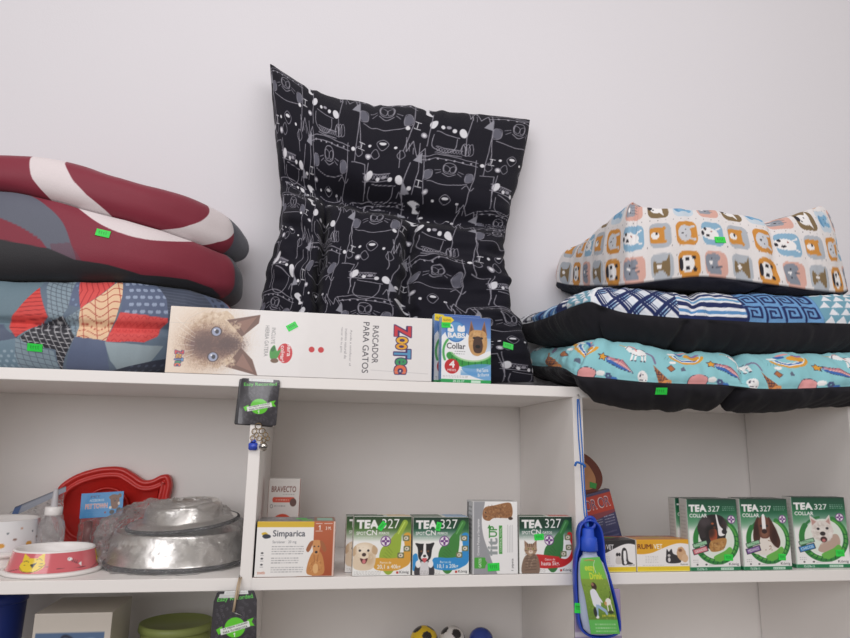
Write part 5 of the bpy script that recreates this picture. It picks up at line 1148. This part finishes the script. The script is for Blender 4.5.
# ---- red fish tray leaning at the back
def fish_outline():
    px = [(52, 505), (57, 491), (66, 482), (81, 474), (102, 468.5), (121, 468.5), (133.5, 475), (143, 481.5), (152, 481), (161, 476.6), (168.5, 476.8), (171.5, 486), (169, 500), (166, 512), (168, 528), (170, 541), (160, 545), (150, 541), (140, 540), (128, 549), (108, 554), (85, 554), (64, 547), (54, 532), (50, 518)]
    return [(lambda p: (p[0], p[2]))(at(x, y, .305)) for x, y in px]
def fish(name, parent=None):
    O = spl(fish_outline(), 180, True); 
    cx, cz = (O[:, 0].min()*.6+O[:, 0].max()*.4), O[:, 1].mean()
    t = np.roll(O, -2, 0)-np.roll(O, 2, 0); n = np.stack([-t[:, 1], t[:, 0]], -1); n /= np.linalg.norm(n, axis=1, keepdims=True)
    if ((np.array([cx, cz])-O)*n).sum() < 0: n = -n
    rings = []
    for ins, y in ((.004, .0), (0, -.002), (0, -.016), (.0025, -.020), (.0065, -.0215), (.009, -.020), (.0115, -.0165), (.013, -.0155), (.0155, -.0165), (.0175, -.0185), (.0205, -.0185), (.0225, -.0165), (.024, -.008)):
        rings.append(np.column_stack([O[:, 0]+n[:, 0]*ins, np.full(len(O), y), O[:, 1]+n[:, 1]*ins]))
    P = np.vstack(rings); k = len(O); Fc = []
    for i in range(len(rings)-1):
        for j in range(k): Fc.append((i*k+j, i*k+(j+1) % k, (i+1)*k+(j+1) % k, (i+1)*k+j))
    Fc.append(tuple(range(k))[::-1]); Fc.append(tuple((len(rings)-1)*k+j for j in range(k)))
    P[:, 0] -= cx; z0 = P[:, 2].min(); P[:, 2] -= z0
    return P, Fc, cx, z0
P, Fc, cx, z0 = fish('f')
REDP = mat('red_plastic', (208, 48, 42), .38, var=.02, coat=.2)
o = link('fish_tray', P, Fc, REDP, None, True); o.location = (cx, .3195, .0008); o.rotation_euler = (math.radians(-.8), 0, 0); o.scale = (1, 1, .965)
tag(o, 'red plastic fish-shaped pet tray standing on edge against the back of the left bay', 'tray')
e = lathe('inner_dish', [(.0, -.001), (.028, -.001), (.036, .001), (.0395, .006), (.041, .0105), (.0435, .011), (.044, .004)], REDP, o, 64); e.rotation_euler = (math.radians(90), 0, 0); e.location = (.01, -.0085, .083)

# ---- pack with blue header card
pc = at(100, 505, .26)
root = thing('accessory_pack', (pc[0], .268, .0008), 'clear bag with blue header card, in front of the red tray', 'pack')
c = Cv(44, 27, (40, 140, 206), 3.4)
c.smooth([(31, 4), (35, 3), (39, 5), (40, 12), (38, 18), (33, 18), (31, 11)], (120, 76, 46)); c.ell(31, 6, 2, 2, (120, 76, 46)); c.ell(40, 4.6, 2, 2.4, (120, 76, 46)); c.ell(33, 22, 2.6, 2.4, (30, 30, 34)); c.ell(40, 20, 2.6, 2.6, (30, 30, 34)); c.ell(31, 17, 1.4, 1.6, (226, 214, 200)); c.ell(39.6, 13, 1.2, 1.8, (226, 214, 200)); c.ell(34, 8, .5, .6, K); c.ell(37, 7.6, .5, .6, K); c.ell(35.4, 10, 1.2, .9, (60, 40, 34))
c.text('PET', 10, 3, 20, 5.5, (24, 70, 130), .02); c.text('ACCESORIOS', 9, 7, 24, 9.6, (206, 222, 236), .02); c.text('PET TOWN', 5, 11.6, 28, 17.4, (240, 236, 236), .06); c.text('PET TOWN', 5.4, 12, 27.6, 17, (206, 96, 86), .0); c.ell(26, 22, 1, 1.2, (130, 60, 80)); c.small(7, 20, 22, 25, 2, (120, 190, 230), .3)
hc = carton('header_card', .0785, .0015, .0475, c, side=(40, 130, 196), top=(40, 130, 196), parent=root, rad=.0003, bow=0.)
hc.location = (-.034, -.012, at(100, 519, .25)[2]-.001); hc.rotation_euler = (math.radians(-8), math.radians(-4), 0)
def bagf(w, d, h, z0=.001, tw=0):
    def f(U, V):
        th = U*2*PI; s = np.interp(V, [0, .12, .8, 1], [.85, 1, .92, .8]); dd = np.interp(V, [0, .1, .7, 1], [.9, 1, .6, .04])
        X = np.sign(np.cos(th))*np.abs(np.cos(th))**.6*w/2*s; Y = np.sign(np.sin(th))*np.abs(np.sin(th))**.6*d/2*dd
        return np.stack([X, Y, z0+V*h], -1)
    return f
crumple('clear_bag', bagf(.072, .030, .096), 60, 30, FILM, root, .006, 60, 12)
sp = merge([tube_geo([(-.02, 0, .012), (-.02, 0, .06)], .008, 12), tube_geo([(.016, .002, .012), (.018, .002, .05)], .009, 12)])
link('pack_contents', sp[0], sp[1], mat('dusky_red_plastic', (150, 70, 66), .35), root)

# ---- small clear bottle with white collar and nozzle
pb = at(49, 530, .17)
root = thing('squeeze_bottle', (xat(47.5, .17, .03)+.003, .17, .0008), 'clear bottle with a white screw collar and tapering nozzle, behind the pink bowl', 'bottle')
CLR = film('clear_plastic', (.97, .95, .95), .25, .12)
zc = at(49, 515.5, .17)[2]; zt = at(49, 507, .17)[2]; zn = at(51, 489, .17)[2]
lathe('bottle_body', [(0, 0), (.020, 0), (.0225, .003), (.0225, zc*.72), (.020, zc*.86), (.0125, zc-.002), (.0115, zc)], CLR, root, 48)
lathe('collar', [(.0, zc), (.0135, zc), (.0145, zc+.001), (.0145, zt-.001), (.0135, zt), (0, zt)], mat('white_plastic', W2_, .3), root, 48)
lathe('nozzle', [(.006, zt), (.0055, zt+.008), (.0042, zn-.004), (.003, zn), (0, zn)], mat('frosted_plastic', (206, 204, 208), .35, var=.02, alpha=.75), root, 32)

# ---- clear bag with printed strip over the dotted bowl
def bag2(U, V):
    th = U*2*PI; x0 = at(8, 520, .28)[0]; x1 = at(64, 500, .28)[0]; mx = (x0+x1)/2; w = (x1-x0)/2
    s = np.interp(V, [0, .3, .8, 1], [1, 1., .98, .96]); dd = np.interp(V, [0, .2, .8, 1], [.014, .013, .008, .0012])
    X = mx+np.sign(np.cos(th))*np.abs(np.cos(th))**.6*w*s; top = np.interp(X, [x0, x1], [at(10, 513, .28)[2], at(66, 490, .28)[2]])
    return np.stack([X, .282+np.sin(th)*dd, .001+V*(top-.001)], -1)
root = thing('clear_bag', (0, 0, 0), 'slanting clear bag with a blue-grey strip along its top, behind the dotted bowl', 'plastic bag')
crumple('bag_film', bag2, 80, 30, FILM, root, .004, 50, 21)
a_, b_ = at(10, 518, .266), at(66, 491.5, .266); a2, b2_ = at(15, 507, .266), at(66, 486, .266)
st = Cv(60, 10, (150, 156, 170), 2.); st.rect(0, 0, 8, 10, (72, 100, 150)); st.line([(0, .6), (60, .6)], 1.2, (60, 62, 72)); st.small(10, 3, 50, 8, 2, (190, 192, 200), .5)
vv = [a_, b_, b2_, a2]; nn = 40; G = []; cc = []
for j in range(8):
    for i in range(nn):
        u, v = i/(nn-1), j/7.; p = (a_*(1-u)+b_*u)*(1-v)+(a2*(1-u)+b2_*u)*v; G.append(p); cc.append(st.samp(np.array(u*60), np.array((1-v)*10)))
G = np.array(G); B = G+np.array([0, .0006, 0]); fa = [(j*nn+i, j*nn+i+1, (j+1)*nn+i+1, (j+1)*nn+i) for j in range(7) for i in range(nn-1)]; kk = len(G)
link('printed_strip', np.vstack([G, B]), fa+[tuple(q+kk for q in f[::-1]) for f in fa], CARD, root, True, np.vstack([cc, cc]))

# ================================================================== THINGS HANGING AT THE FRONT
DARKC = (52, 50, 56)
def hang_tag_canvas(notch):
    c = Cv(46, 60, (50, 48, 54), 3.2)
    for _ in range(120):
        x, y = RNG.uniform(2, 44), RNG.uniform(10, 58); c.curve([(x, y), (x+1.4, y-1.2), (x+2.2, y+.6), (x+.8, y+1.4)], .35, (96, 94, 102), op=.8)
    c.rect(9, 0, 38, 3.4, (220, 222, 222)); c.small(12, .6, 36, 3, 1, (120, 120, 120), .4)
    c.text('Eazy Recorded', 3.4, 4.6, 42.6, 10.2, (96, 208, 84), .015, -4)
    c.ell(24, 36, 10.5, 10, (94, 200, 44)); c.poly([(5, 38), (11, 34.5), (12, 40), (8, 43)], (94, 200, 44)); c.poly([(36, 29), (43, 27), (41, 31), (44, 35), (37, 35)], (94, 200, 44))
    c.poly([(9, 37.4), (38, 29.8), (39.6, 35.6), (10.4, 43.4)], (226, 230, 226)); c.text('LA MEJOR CALIDAD', 12, 33.8, 37, 36, (60, 66, 60), .01, -14); c.text('PARA TU MASCOTA', 12, 37, 37, 39.2, (60, 66, 60), .01, -14); c.line([(23, 42.4), (24.2, 41.5), (24.2, 45)], .8, WT)
    return c
def card_mesh(name, w, h, cv, m, parent, thick=.0009, curl=.0, chamfer=0., cornerr=.003, basez=0.):
    """rounded card, local x centred, z downwards from 0, facing -y; slightly curled"""
    nu, nv = cv.W, cv.H; u = np.linspace(0, 1, nu); v = np.linspace(0, 1, nv); U, V = np.meshgrid(u, v)
    X = (U-.5)*w; Z = -V*h
    # pull the corners in
    hw = w/2; r = cornerr
    for sx in (-1, 1):
        for top in (0, 1):
            cx_ = sx*(hw-r); cz_ = -r if top == 0 else -(h-r)
            mk = (sx*X > hw-r) & ((Z > cz_) if top == 0 else (Z < cz_)); dx, dz = X-cx_, Z-cz_; L = np.hypot(dx, dz)+1e-9
            mx_ = np.maximum(abs(dx), abs(dz)); f = np.where(mk, mx_/L, 1); X = np.where(mk, cx_+dx*f, X); Z = np.where(mk, cz_+dz*f, Z)
    if chamfer: X = X*np.interp(-Z/h, [0, chamfer, 1], [.80, .94, 1.02])
    Yf = -thick-curl*np.sin((U-.2)*PI)*np.sin(V*PI*.9)
    P = np.stack([X, Yf, Z+basez], -1).reshape(-1, 3); B = P+np.array([0, thick, 0])
    i, j = np.meshgrid(np.arange(nv-1), np.arange(nu-1), indexing='ij')
    Fa = np.stack([i*nu+j, (i+1)*nu+j, (i+1)*nu+j+1, i*nu+j+1], -1).reshape(-1, 4)
    ring = [q for q in range(nu)]+[r_*nu+nu-1 for r_ in range(1, nv)]+[(nv-1)*nu+q for q in range(nu-2, -1, -1)]+[r_*nu for r_ in range(nv-2, 0, -1)]
    kk = nu*nv; sd = np.array([(ring[a], ring[(a+1) % len(ring)], kk+ring[(a+1) % len(ring)], kk+ring[a]) for a in range(len(ring))])
    cf = cv.samp(U*cv.w, V*cv.h).reshape(-1, 3)
    return link(name, np.vstack([P, B]), np.vstack([Fa, Fa[:, ::-1]+kk, sd]), m, parent, True, np.vstack([cf, np.broadcast_to(np.array(DARKC, float)*.8, cf.shape)]))
TAGM = mat('glossy_tag_card', 'print', .22, var=.02, coat=.4)
p = at(259, 379, -.008); q = at(277, 425, -.008); wt = (at(278, 400, -.008)[0]-at(239, 400, -.008)[0]); ht = at(258, 379, -.008)[2]-at(258, 425, -.008)[2]
root = thing('key_ring_card', (at(261, 379, -.004)[0], -.004, at(258, 379, -.004)[2]), 'black and green hang card with metal charms, at the front edge of the top board', 'hang card', rot=(math.radians(3), math.radians(1.5), 0))
card_mesh('card', wt, ht, hang_tag_canvas(0), TAGM, root, curl=.004)
pk = card_mesh('rear_card', wt*1.0, ht*1.0, Cv(30, 40, (40, 39, 44), 1.2), TAGM, root); pk.location = (-.0035, .0022, -.002); pk.rotation_euler = (0, math.radians(1.5), 0)
SILV = mat('polished_metal', (200, 196, 190), .18, 1.)
def ring_geo(cx_, cy_, cz_, R, r, ax, n=18):
    A = Vector(ax).normalized(); u_ = A.orthogonal().normalized(); v_ = A.cross(u_)
    return tube_geo([Vector((cx_, cy_, cz_))+(u_*math.cos(2*PI*k/n)+v_*math.sin(2*PI*k/n))*R for k in range(n)], r, 6, True)
gs = []
for k, (dx, dz, R) in enumerate(((-.003, -.004, .0055), (-.009, -.013, .0045), (-.005, -.019, .004), (.004, -.012, .005), (.010, -.018, .0042), (.0, -.024, .0042), (.008, -.027, .004), (-.011, -.024, .0038), (.014, -.024, .0035), (-.010, -.031, .003), (.006, -.033, .003))):
    gs.append(ring_geo(dx+.006, -.004-.0015*(k % 2), -ht+dz+.002, R, .0008, (math.sin(k*1.3)*.6, 1, math.cos(k*2.1)*.5)))
g = merge(gs); link('key_rings', g[0], g[1], mat('antique_metal', (150, 128, 96), .3, 1.), root)
def charm(name, x, z, w, h, m):
    cvs = bmesh.new(); bmesh.ops.create_cube(cvs, size=1)
    for v_ in cvs.verts: v_.co = Vector((v_.co.x*w, v_.co.y*.005, v_.co.z*h))
    bmesh.ops.bevel(cvs, geom=cvs.edges[:], offset=.0014, segments=3, affect='EDGES'); 
    o = from_bm(name, cvs, m, root); o.location = (x, -.005, z); return o
charm('blue_charm', -.003, -ht-.036, .0145, .0125, mat('blue_enamel', (44, 74, 190), .25, coat=.5))
charm('charm_loop', -.003, -ht-.0275, .009, .006, MATS['blue_enamel'])
bm = bmesh.new(); bmesh.ops.create_uvsphere(bm, u_segments=20, v_segments=12, radius=.0075); o = from_bm('bell_charm', bm, SILV, root); o.location = (.0145, -.006, -ht-.036)
g = merge([tube_geo([(.0085, -.0128, -ht-.036), (.0205, -.0128, -ht-.036)], .0012, 6)]); link('bell_slot', g[0], g[1], RUBBER, root)

# lower card on a beige band
zl = at(240, 591, -.012)[2]
wt2 = at(258, 600, -.012)[0]-at(212, 600, -.012)[0]; ht2 = .105
root = thing('hang_card', (at(236, 591, -.010)[0], -.010, zl), 'black and green hang card on a beige rubber band, below the middle shelf', 'hang card', rot=(0, math.radians(-1), 0))
cv2 = hang_tag_canvas(1); cv3 = Cv(46, 60, (50, 48, 54), 3.2); cv3.a[:] = cv2.a
cv3.rect(4, 2.6, 24, 6.8, (214, 216, 216), .9)
card_mesh('card', wt2, ht2*.86, cv3, TAGM, root, curl=.003, chamfer=.16)
band = mat('beige_rubber', (178, 158, 132), .6)
a1 = at(239.5, 580, -.001); k0 = Vector(root.location)
pts = [(a1[0]-k0.x, -.0005-k0.y, a1[2]-k0.z+.004), (a1[0]-k0.x-.001, -.012-k0.y, a1[2]-k0.z-.006), (a1[0]-k0.x-.003, -.0065, -.012), (a1[0]-k0.x-.005, -.0058, -.030)]
tube('rubber_band', pts, [.0012, .0016, .0018, .0022], band, root); tube('rubber_band_loop', [(p_[0]+.003, p_[1]-.0005, p_[2]) for p_ in pts[:3]], .0010, band, root)
tube('staple', [(a1[0]-k0.x-.006, -.0062, -.0305), (a1[0]-k0.x+.008, -.0062, -.036)], .0006, WIRE, root)
tube('nail', [(a1[0]-k0.x, .004-k0.y, a1[2]-k0.z+.006), (a1[0]-k0.x, -.005-k0.y, a1[2]-k0.z+.006)], .0011, WIRE, root)

# hook, blue cord, and the water bottle
hk = at(578, 397, -.004)
root = thing('screw_hook', (hk[0], .0, hk[2]), 'small steel screw hook at the top front of the right upright', 'hook')
tube('hook_wire', [(0, .003, .004), (0, -.006, .004), (0, -.010, .000), (0, -.010, -.005), (0, -.006, -.007)], .0011, WIRE, root)
CORD = mat('blue_cord', (40, 104, 186), .55, bump=.3, bscale=900)
def cpt(x, y, Y): return tuple(at(x, y, Y))
Yb = -.030
cord_from = [o.name for o in bpy.data.objects]; root = None
tube('cord_strand', [tuple(v) for v in spl([cpt(577.4, 399, -.0105), cpt(578.2, 430, -.013), cpt(580.5, 460, -.016), cpt(583, 495, -.022), cpt(584.5, 515, Yb), cpt(588, 527, Yb-.004)], 24)], .0013, CORD, root)
tube('cord_strand', [tuple(v) for v in spl([cpt(578.8, 399, -.0105), cpt(581, 430, -.014), cpt(583, 460, -.018), cpt(585, 495, -.024), cpt(587, 515, Yb), cpt(588.5, 527, Yb-.004)], 24)], .0013, CORD, root)
tube('cord_knot', [tuple(v) for v in spl([cpt(575, 466, -.019), cpt(576.5, 462.5, -.021), cpt(580, 463, -.022), cpt(584, 465, -.022), cpt(585, 467, -.020)], 16)], .0022, CORD, root)

cords = [o for o in bpy.data.objects if o.name not in cord_from]
BLUE = mat('cobalt_plastic', (30, 66, 178), .35, var=.02, coat=.2)
# outline of the folded drinking trough, in photograph columns on plane Yb
outl = [(588, 519), (596, 522), (601, 530), (603.5, 545), (604.5, 560), (609, 576), (614, 594), (618, 612), (619.5, 628), (614, 635), (600, 638), (588, 636), (579, 628), (575.5, 610), (574, 590), (573.5, 572), (574.5, 556), (577, 545), (577, 533), (580, 523)]
root = thing('travel_water_bottle', (0, 0, 0), 'blue pet travel water bottle with green label, hanging on a blue cord', 'water bottle')
for o in cords: o.parent = root
O = np.array([at(x, y, Yb)[[0, 2]] for x, y in outl]); O = spl(O, 120, True); ctr = O.mean(0)
t = np.roll(O, -2, 0)-np.roll(O, 2, 0); n = np.stack([-t[:, 1], t[:, 0]], -1); n /= np.linalg.norm(n, axis=1, keepdims=True)
if ((ctr-O)*n).sum() < 0: n = -n
rings = []
for ins, y in ((.010, .018), (.004, .015), (0.0005, .006), (0, -.006), (.0008, -.0075), (.0030, -.0075), (.0038, -.006), (.0042, .004), (.008, .012), (.013, .0145)):
    rings.append(np.column_stack([O[:, 0]+n[:, 0]*ins, np.full(len(O), Yb+y), O[:, 1]+n[:, 1]*ins]))
k = len(O); Fc = [(i*k+j, i*k+(j+1) % k, (i+1)*k+(j+1) % k, (i+1)*k+j) for i in range(len(rings)-1) for j in range(k)]
Fc += [tuple(range(k))[::-1], tuple((len(rings)-1)*k+j for j in range(k))]
trough = link('trough', np.vstack(rings), Fc, BLUE, root)
# hanging lug with a round hole at the top
lp = at(589.5, 524, Yb); g = ring_geo(lp[0], Yb-.002, lp[2]+.002, .0095, .0034, (0, 1, 0), 28); link('hanging_lug', g[0], g[1], BLUE, root)
def prof_px(rows, Yc, m, name, sy=.6, n=40):
    """upright rounded body from rows (y, x left, x right)"""
    R = []
    for (y, xl, xr) in rows:
        a, b_ = at(xl, y, Yc), at(xr, y, Yc); cx_ = (a[0]+b_[0])/2; r_ = (b_[0]-a[0])/2; z_ = (a[2]+b_[2])/2
        th = np.linspace(0, 2*PI, n, endpoint=False); R.append(np.stack([cx_+r_*np.cos(th), Yc+np.sin(th)*np.minimum(r_*sy, .016), np.full(n, z_)], -1))
    F_ = [(i*n+j, i*n+(j+1) % n, (i+1)*n+(j+1) % n, (i+1)*n+j) for i in range(len(R)-1) for j in range(n)]; F_ += [tuple(range(n))[::-1], tuple((len(R)-1)*n+j for j in range(n))]
    return link(name, np.vstack(R), F_, m, root)
Yc = Yb-.006
prof_px([(528, 584, 592), (529, 582.6, 593.4), (536, 582.2, 594), (537, 581.6, 595), (538, 581, 596.4), (550, 580.6, 597.6), (551, 581.6, 597)], Yc, mat('blue_cap_plastic', (34, 78, 196), .4, bump=.3, bscale=700), 'bottle_cap', .9)
prof_px([(551, 583, 596), (555, 582.6, 597), (558, 580, 599), (563, 578.6, 603), (575, 578, 607), (595, 578.6, 611.5), (615, 580, 615), (628, 583, 617), (633, 588, 614)], Yc, mat('frosted_bottle', (176, 188, 214), .35, var=.02), 'bottle_body', .6)
# green label card, wrapped over the bottle's front
lab = Cv(40, 78, (110, 186, 84), 3.)
lab.vgrad(0, 30, (104, 190, 92), (124, 190, 70)); lab.vgrad(30, 66, (130, 160, 60), (96, 130, 46)); lab.rect(0, 66, 40, 78, (92, 178, 84))
for _ in range(160): lab.ell(RNG.uniform(0, 40), RNG.uniform(34, 66), RNG.uniform(.4, 1.4), RNG.uniform(.3, .8), [(150, 176, 76), (90, 120, 40), (120, 150, 60)][RNG.integers(3)], op=.5)
lab.curve([(8, 8), (16, 6), (26, 8)], 1.2, (226, 150, 100)); lab.text('Portátil', 8, 6.4, 26, 9.4, (190, 120, 60), .01); lab.text('eezy', 8, 17, 25, 24.5, (206, 216, 60), .03); lab.text('Drink', 14, 24, 34, 30.6, (206, 216, 60), .03); lab.curve([(28, 8), (24, 16), (25, 24)], .6, WT)
lab.ell(17, 37, 4, 3.6, (60, 40, 36)); lab.ell(15.6, 35.4, 2, 1.6, (150, 110, 90)); lab.smooth([(10, 41), (17, 40), (21, 48), (20, 55), (11, 55), (9, 47)], (222, 224, 232)); lab.line([(19, 46), (23, 51)], 2, (222, 224, 232)); lab.line([(15, 55), (13, 63)], 3.2, (150, 176, 206)); lab.line([(17, 55), (26, 59), (27, 61)], 3.0, (150, 176, 206)); lab.ell(13, 64, 2.4, 1.2, (226, 226, 226)); lab.ell(11, 60, 2.4, 4, (40, 44, 40))
lab.ell(32, 51, 4.4, 3, (232, 228, 220), -20); lab.ell(28, 52.6, 2, 1.8, (196, 150, 96)); lab.line([(30, 53), (29.6, 60)], 1.4, (232, 228, 220)); lab.line([(35, 52), (36, 60)], 1.4, (232, 228, 220)); lab.curve([(35, 48), (37.6, 45), (38, 42)], .8, (40, 36, 36)); lab.ell(33, 60, 4, 1.4, (50, 60, 34))
lab.text('para mascotas', 20, 62, 38, 64.4, (232, 214, 60), .01); lab.small(8, 68, 36, 76, 3, (206, 230, 200), .7)
Lft = np.array([(581.5, 558), (580, 565), (581, 580), (585, 597), (588, 615), (591, 634)]); Rgt = np.array([(599.5, 557), (602.5, 565), (607.5, 580), (612.5, 597), (616.5, 615), (620, 634)])
Lq, Rq = spl(Lft, 150), spl(Rgt, 150); nu = 70; G = []; cc = []
for j in range(150):
    for i in range(nu):
        u = i/(nu-1); q = Lq[j]*(1-u)+Rq[j]*u; y_ = Yc-.0172-.0035*math.sin(PI*u)+(.006 if False else 0); G.append(at(q[0], q[1], y_)); cc.append((u, j/149.))
G = np.array(G); cc = np.array(cc); cf = lab.samp(cc[:, 0]*40, cc[:, 1]*78); B = G+np.array([0, .0007, 0]); kk = len(G)
fa = np.array([(j*nu+i, (j+1)*nu+i, (j+1)*nu+i+1, j*nu+i+1) for j in range(149) for i in range(nu-1)])
ring = [i for i in range(nu)]+[r_*nu+nu-1 for r_ in range(1, 150)]+[149*nu+i for i in range(nu-2, -1, -1)]+[r_*nu for r_ in range(148, 0, -1)]
sd = np.array([(ring[a], ring[(a+1) % len(ring)], kk+ring[(a+1) % len(ring)], kk+ring[a]) for a in range(len(ring))])
link('label_card', np.vstack([G, B]), np.vstack([fa, fa[:, ::-1]+kk, sd]), CARD, root, True, np.vstack([cf, cf*0+200]))
sticker(577.6, 608, trough, .011, .016, 4)
# lavender pack hanging behind the bottle
root = thing('hanging_pack', (0, 0, 0), 'pale purple packet hanging behind the blue water bottle', 'pack')
lv = Cv(30, 50, (168, 150, 186), 1.4); lv.vgrad(0, 50, (176, 156, 196), (150, 138, 170)); lv.rect(0, 36, 30, 40, (206, 200, 214)); lv.small(3, 42, 26, 48, 2, (90, 80, 110), .6)
xa, xb = at(574, 600, -.004), at(620, 600, -.004)
o = card_mesh('packet', xb[0]-xa[0], at(600, 589, -.004)[2]-at(600, 648, -.004)[2], lv, CARD, root, thick=.004); o.location = ((xa[0]+xb[0])/2, -.0015, at(600, 589, -.004)[2])
root = None

# ---- toy pack behind the right upright
root = thing('dog_toy_pack', (xat(598, .12, .0), .12, .0008), 'red and navy toy pack with a brown floppy-eared card top, leaning behind the right upright', 'pack')
bx = root.location[0]
def pl(pts, Y_, thick, m, name, cols=None):
    q = np.array([[max(at(x, y, .12)[0], W+T+.002)-bx, 0, at(x, y, .12)[2]] for x, y in pts]); n_ = len(q); F1 = q+np.array([0, Y_, 0]); B1 = F1+np.array([0, thick, 0])
    return link(name, np.vstack([F1, B1]), [tuple(range(n_)), tuple(range(n_, 2*n_))[::-1]]+[(i, n_+i, n_+(i+1) % n_, (i+1) % n_) for i in range(n_)], m, root, False)
pl(spl([(574, 455), (581, 453), (590, 458), (598, 467), (602, 477), (601, 486), (596, 492), (588, 496), (575, 498)], 60, True), -.002, .003, mat('brown_card', (108, 54, 40), .5), 'ear_card')
pl(spl([(578, 462), (586, 464), (592, 472), (595, 480), (593, 488), (584, 490), (577, 484)], 40, True), -.0035, .002, mat('tan_card', (186, 132, 92), .5), 'face_card')
pl([(589, 482), (596, 484), (595, 489), (589, 488)], -.0045, .0015, mat('green_card', (60, 150, 70), .5), 'green_patch')
cc = Cv(44, 60, (176, 62, 48), 2.6); cc.rect(0, 0, 44, 3, (70, 66, 100)); cc.rect(0, 24, 44, 60, (60, 62, 96)); cc.poly([(0, 22), (44, 22), (44, 25), (0, 30)], (130, 60, 70)); cc.text('OR', 22, 6, 40, 18, (226, 196, 190), .02); cc.text('OR', 23, 7, 39, 17, (90, 60, 90), -.0); cc.text('OR', 2, 6, 20, 18, (226, 196, 190), .02); cc.text('OR', 3, 7, 19, 17, (90, 60, 90), 0); cc.small(6, 28, 22, 36, 3, (214, 206, 214), .8); cc.small(26, 26, 40, 38, 4, (206, 200, 214), .8); cc.small(6, 42, 40, 56, 3, (150, 140, 170), .4)
q = at(609.5, 489, .11); o = carton('pack_body', .064, .02, .108, cc, side=(60, 62, 96), top=(90, 70, 80), parent=root); th_ = math.radians(-14); o.rotation_euler = (0, th_, 0)
o.location = (q[0]-(.064*math.cos(th_)+.108*math.sin(th_))-bx, -.010, q[2]-(-.064*math.sin(th_)+.108*math.cos(th_)))

# ================================================================== LOWER SHELF
ZL = -(H+T)
def on_low(px, Y): return xat(px, Y, -.1)
# carton with balls on it
x_ = on_low(452, .2)
o = carton('storage_carton', .26, .16, 0.0+at(452, 655, .2)[2]-ZL-.001, (214, 208, 200), top=(206, 200, 192), side=(200, 194, 186)); zt_ = at(452, 655, .2)[2]; o.location = (x_-.13, .14, ZL+.0006); tag(o, 'plain pale carton on the lower shelf carrying the toy balls', 'box')
def ball(px, py, Y, r, base, spots, label):
    z = zt_+r; x = xat(px, Y, z); bm = bmesh.new(); bmesh.ops.create_icosphere(bm, subdivisions=5, radius=r)
    me = bpy.data.meshes.new('toy_ball'); bm.to_mesh(me); bm.free(); co = np.array([v.co[:] for v in me.vertices])/r; cols = np.tile(np.array(base, float), (len(co), 1))
    if spots is not None:
        g = (1+5**.5)/2; V = np.array([(0, a, b*g) for a in (-1, 1) for b in (-1, 1)]+[(a, b*g, 0) for a in (-1, 1) for b in (-1, 1)]+[(b*g, 0, a) for a in (-1, 1) for b in (-1, 1)]); V = V/np.linalg.norm(V[0]); cs = (co@V.T).max(1); cols[cs > math.cos(.36)] = spots
    a = me.color_attributes.new('Col', 'FLOAT_COLOR', 'POINT'); c4 = np.ones((len(co), 4)); c4[:, :3] = lin(cols); a.data.foreach_set('color', c4.ravel().astype(np.float32)); me.materials.append(GLAZE); me.polygons.foreach_set('use_smooth', [True]*len(me.polygons))
    o = bpy.data.objects.new('toy_ball', me); C.objects.link(o); o.location = (x, Y, z+.0005); o.rotation_euler = (.3*px, .2*px, .1); tag(o, label, 'ball', 'small toy balls on the lower shelf'); return o
ball(424, 625, .2, .0275, (222, 186, 36), (44, 40, 36), 'small yellow ball with black patches')
ball(452, 625, .2, .0265, (214, 210, 206), (40, 38, 40), 'small white ball with black patches')
ball(481, 630, .2, .0245, (36, 60, 140), None, 'small blue ball beside the black and white one')
# blue container at far left
x0_, x1_ = at(-40, 610, .15)[0], at(24, 610, .15)[0]
root = thing('blue_container', ((x0_+x1_)/2, .15, ZL+.0006), 'tall dark blue plastic container at the left end of the lower shelf', 'container')
w_ = (x1_-x0_)/2
lathe('container_body', [(0, 0), (w_*.86, 0), (w_*.9, .004), (w_, .27), (w_*.97, .272), (w_*.86, .01), (0, .008)], mat('navy_plastic', (24, 46, 120), .4), root, 64)
lathe('container_lid', [(0, .288), (w_*.9, .286), (w_*1.03, .281), (w_*1.05, .272), (w_*1.0, .270), (0, .270)], MATS['navy_plastic'], root, 64)
# wrapped white box with a blue label
cc = Cv(76, 90, (206, 198, 188), 2.); cc.rect(3, 10, 70, 90, (82, 108, 144)); cc.curve([(24, 17), (30, 12), (38, 13), (44, 17), (40, 24)], 1.6, (36, 44, 66)); cc.smooth([(46, 15), (60, 13), (66, 18), (54, 24)], (120, 150, 180))
o = box_px('wrapped_box', 34, 112, 613, .06, .12, cc, 'white box with a blue picture label, standing on the lower shelf', z=ZL+.0006, top=(196, 188, 176), side=(190, 184, 174))
# green tub
xg = at(178, 622, .18)[0]
root = thing('green_tub', (xg, .17, ZL+.0006), 'round lime green tub with a lid, on the lower shelf below the steel bowls', 'tub')
rg_ = .062; zg = at(178, 617, .2)[2]-ZL
GRN = mat('lime_plastic', (150, 158, 92), .45, var=.03)
lathe('tub_body', [(0, 0), (rg_*.85, 0), (rg_*.88, .004), (rg_*.98, zg-.012), (0, zg-.012)], GRN, root, 64)
lathe('tub_lid', [(0, zg-.002), (rg_*.92, zg-.002), (rg_*.95, zg), (rg_*1.03, zg-.001), (rg_*1.05, zg-.012), (rg_*.99, zg-.013)], mat('olive_plastic', (138, 148, 84), .45), root, 64)
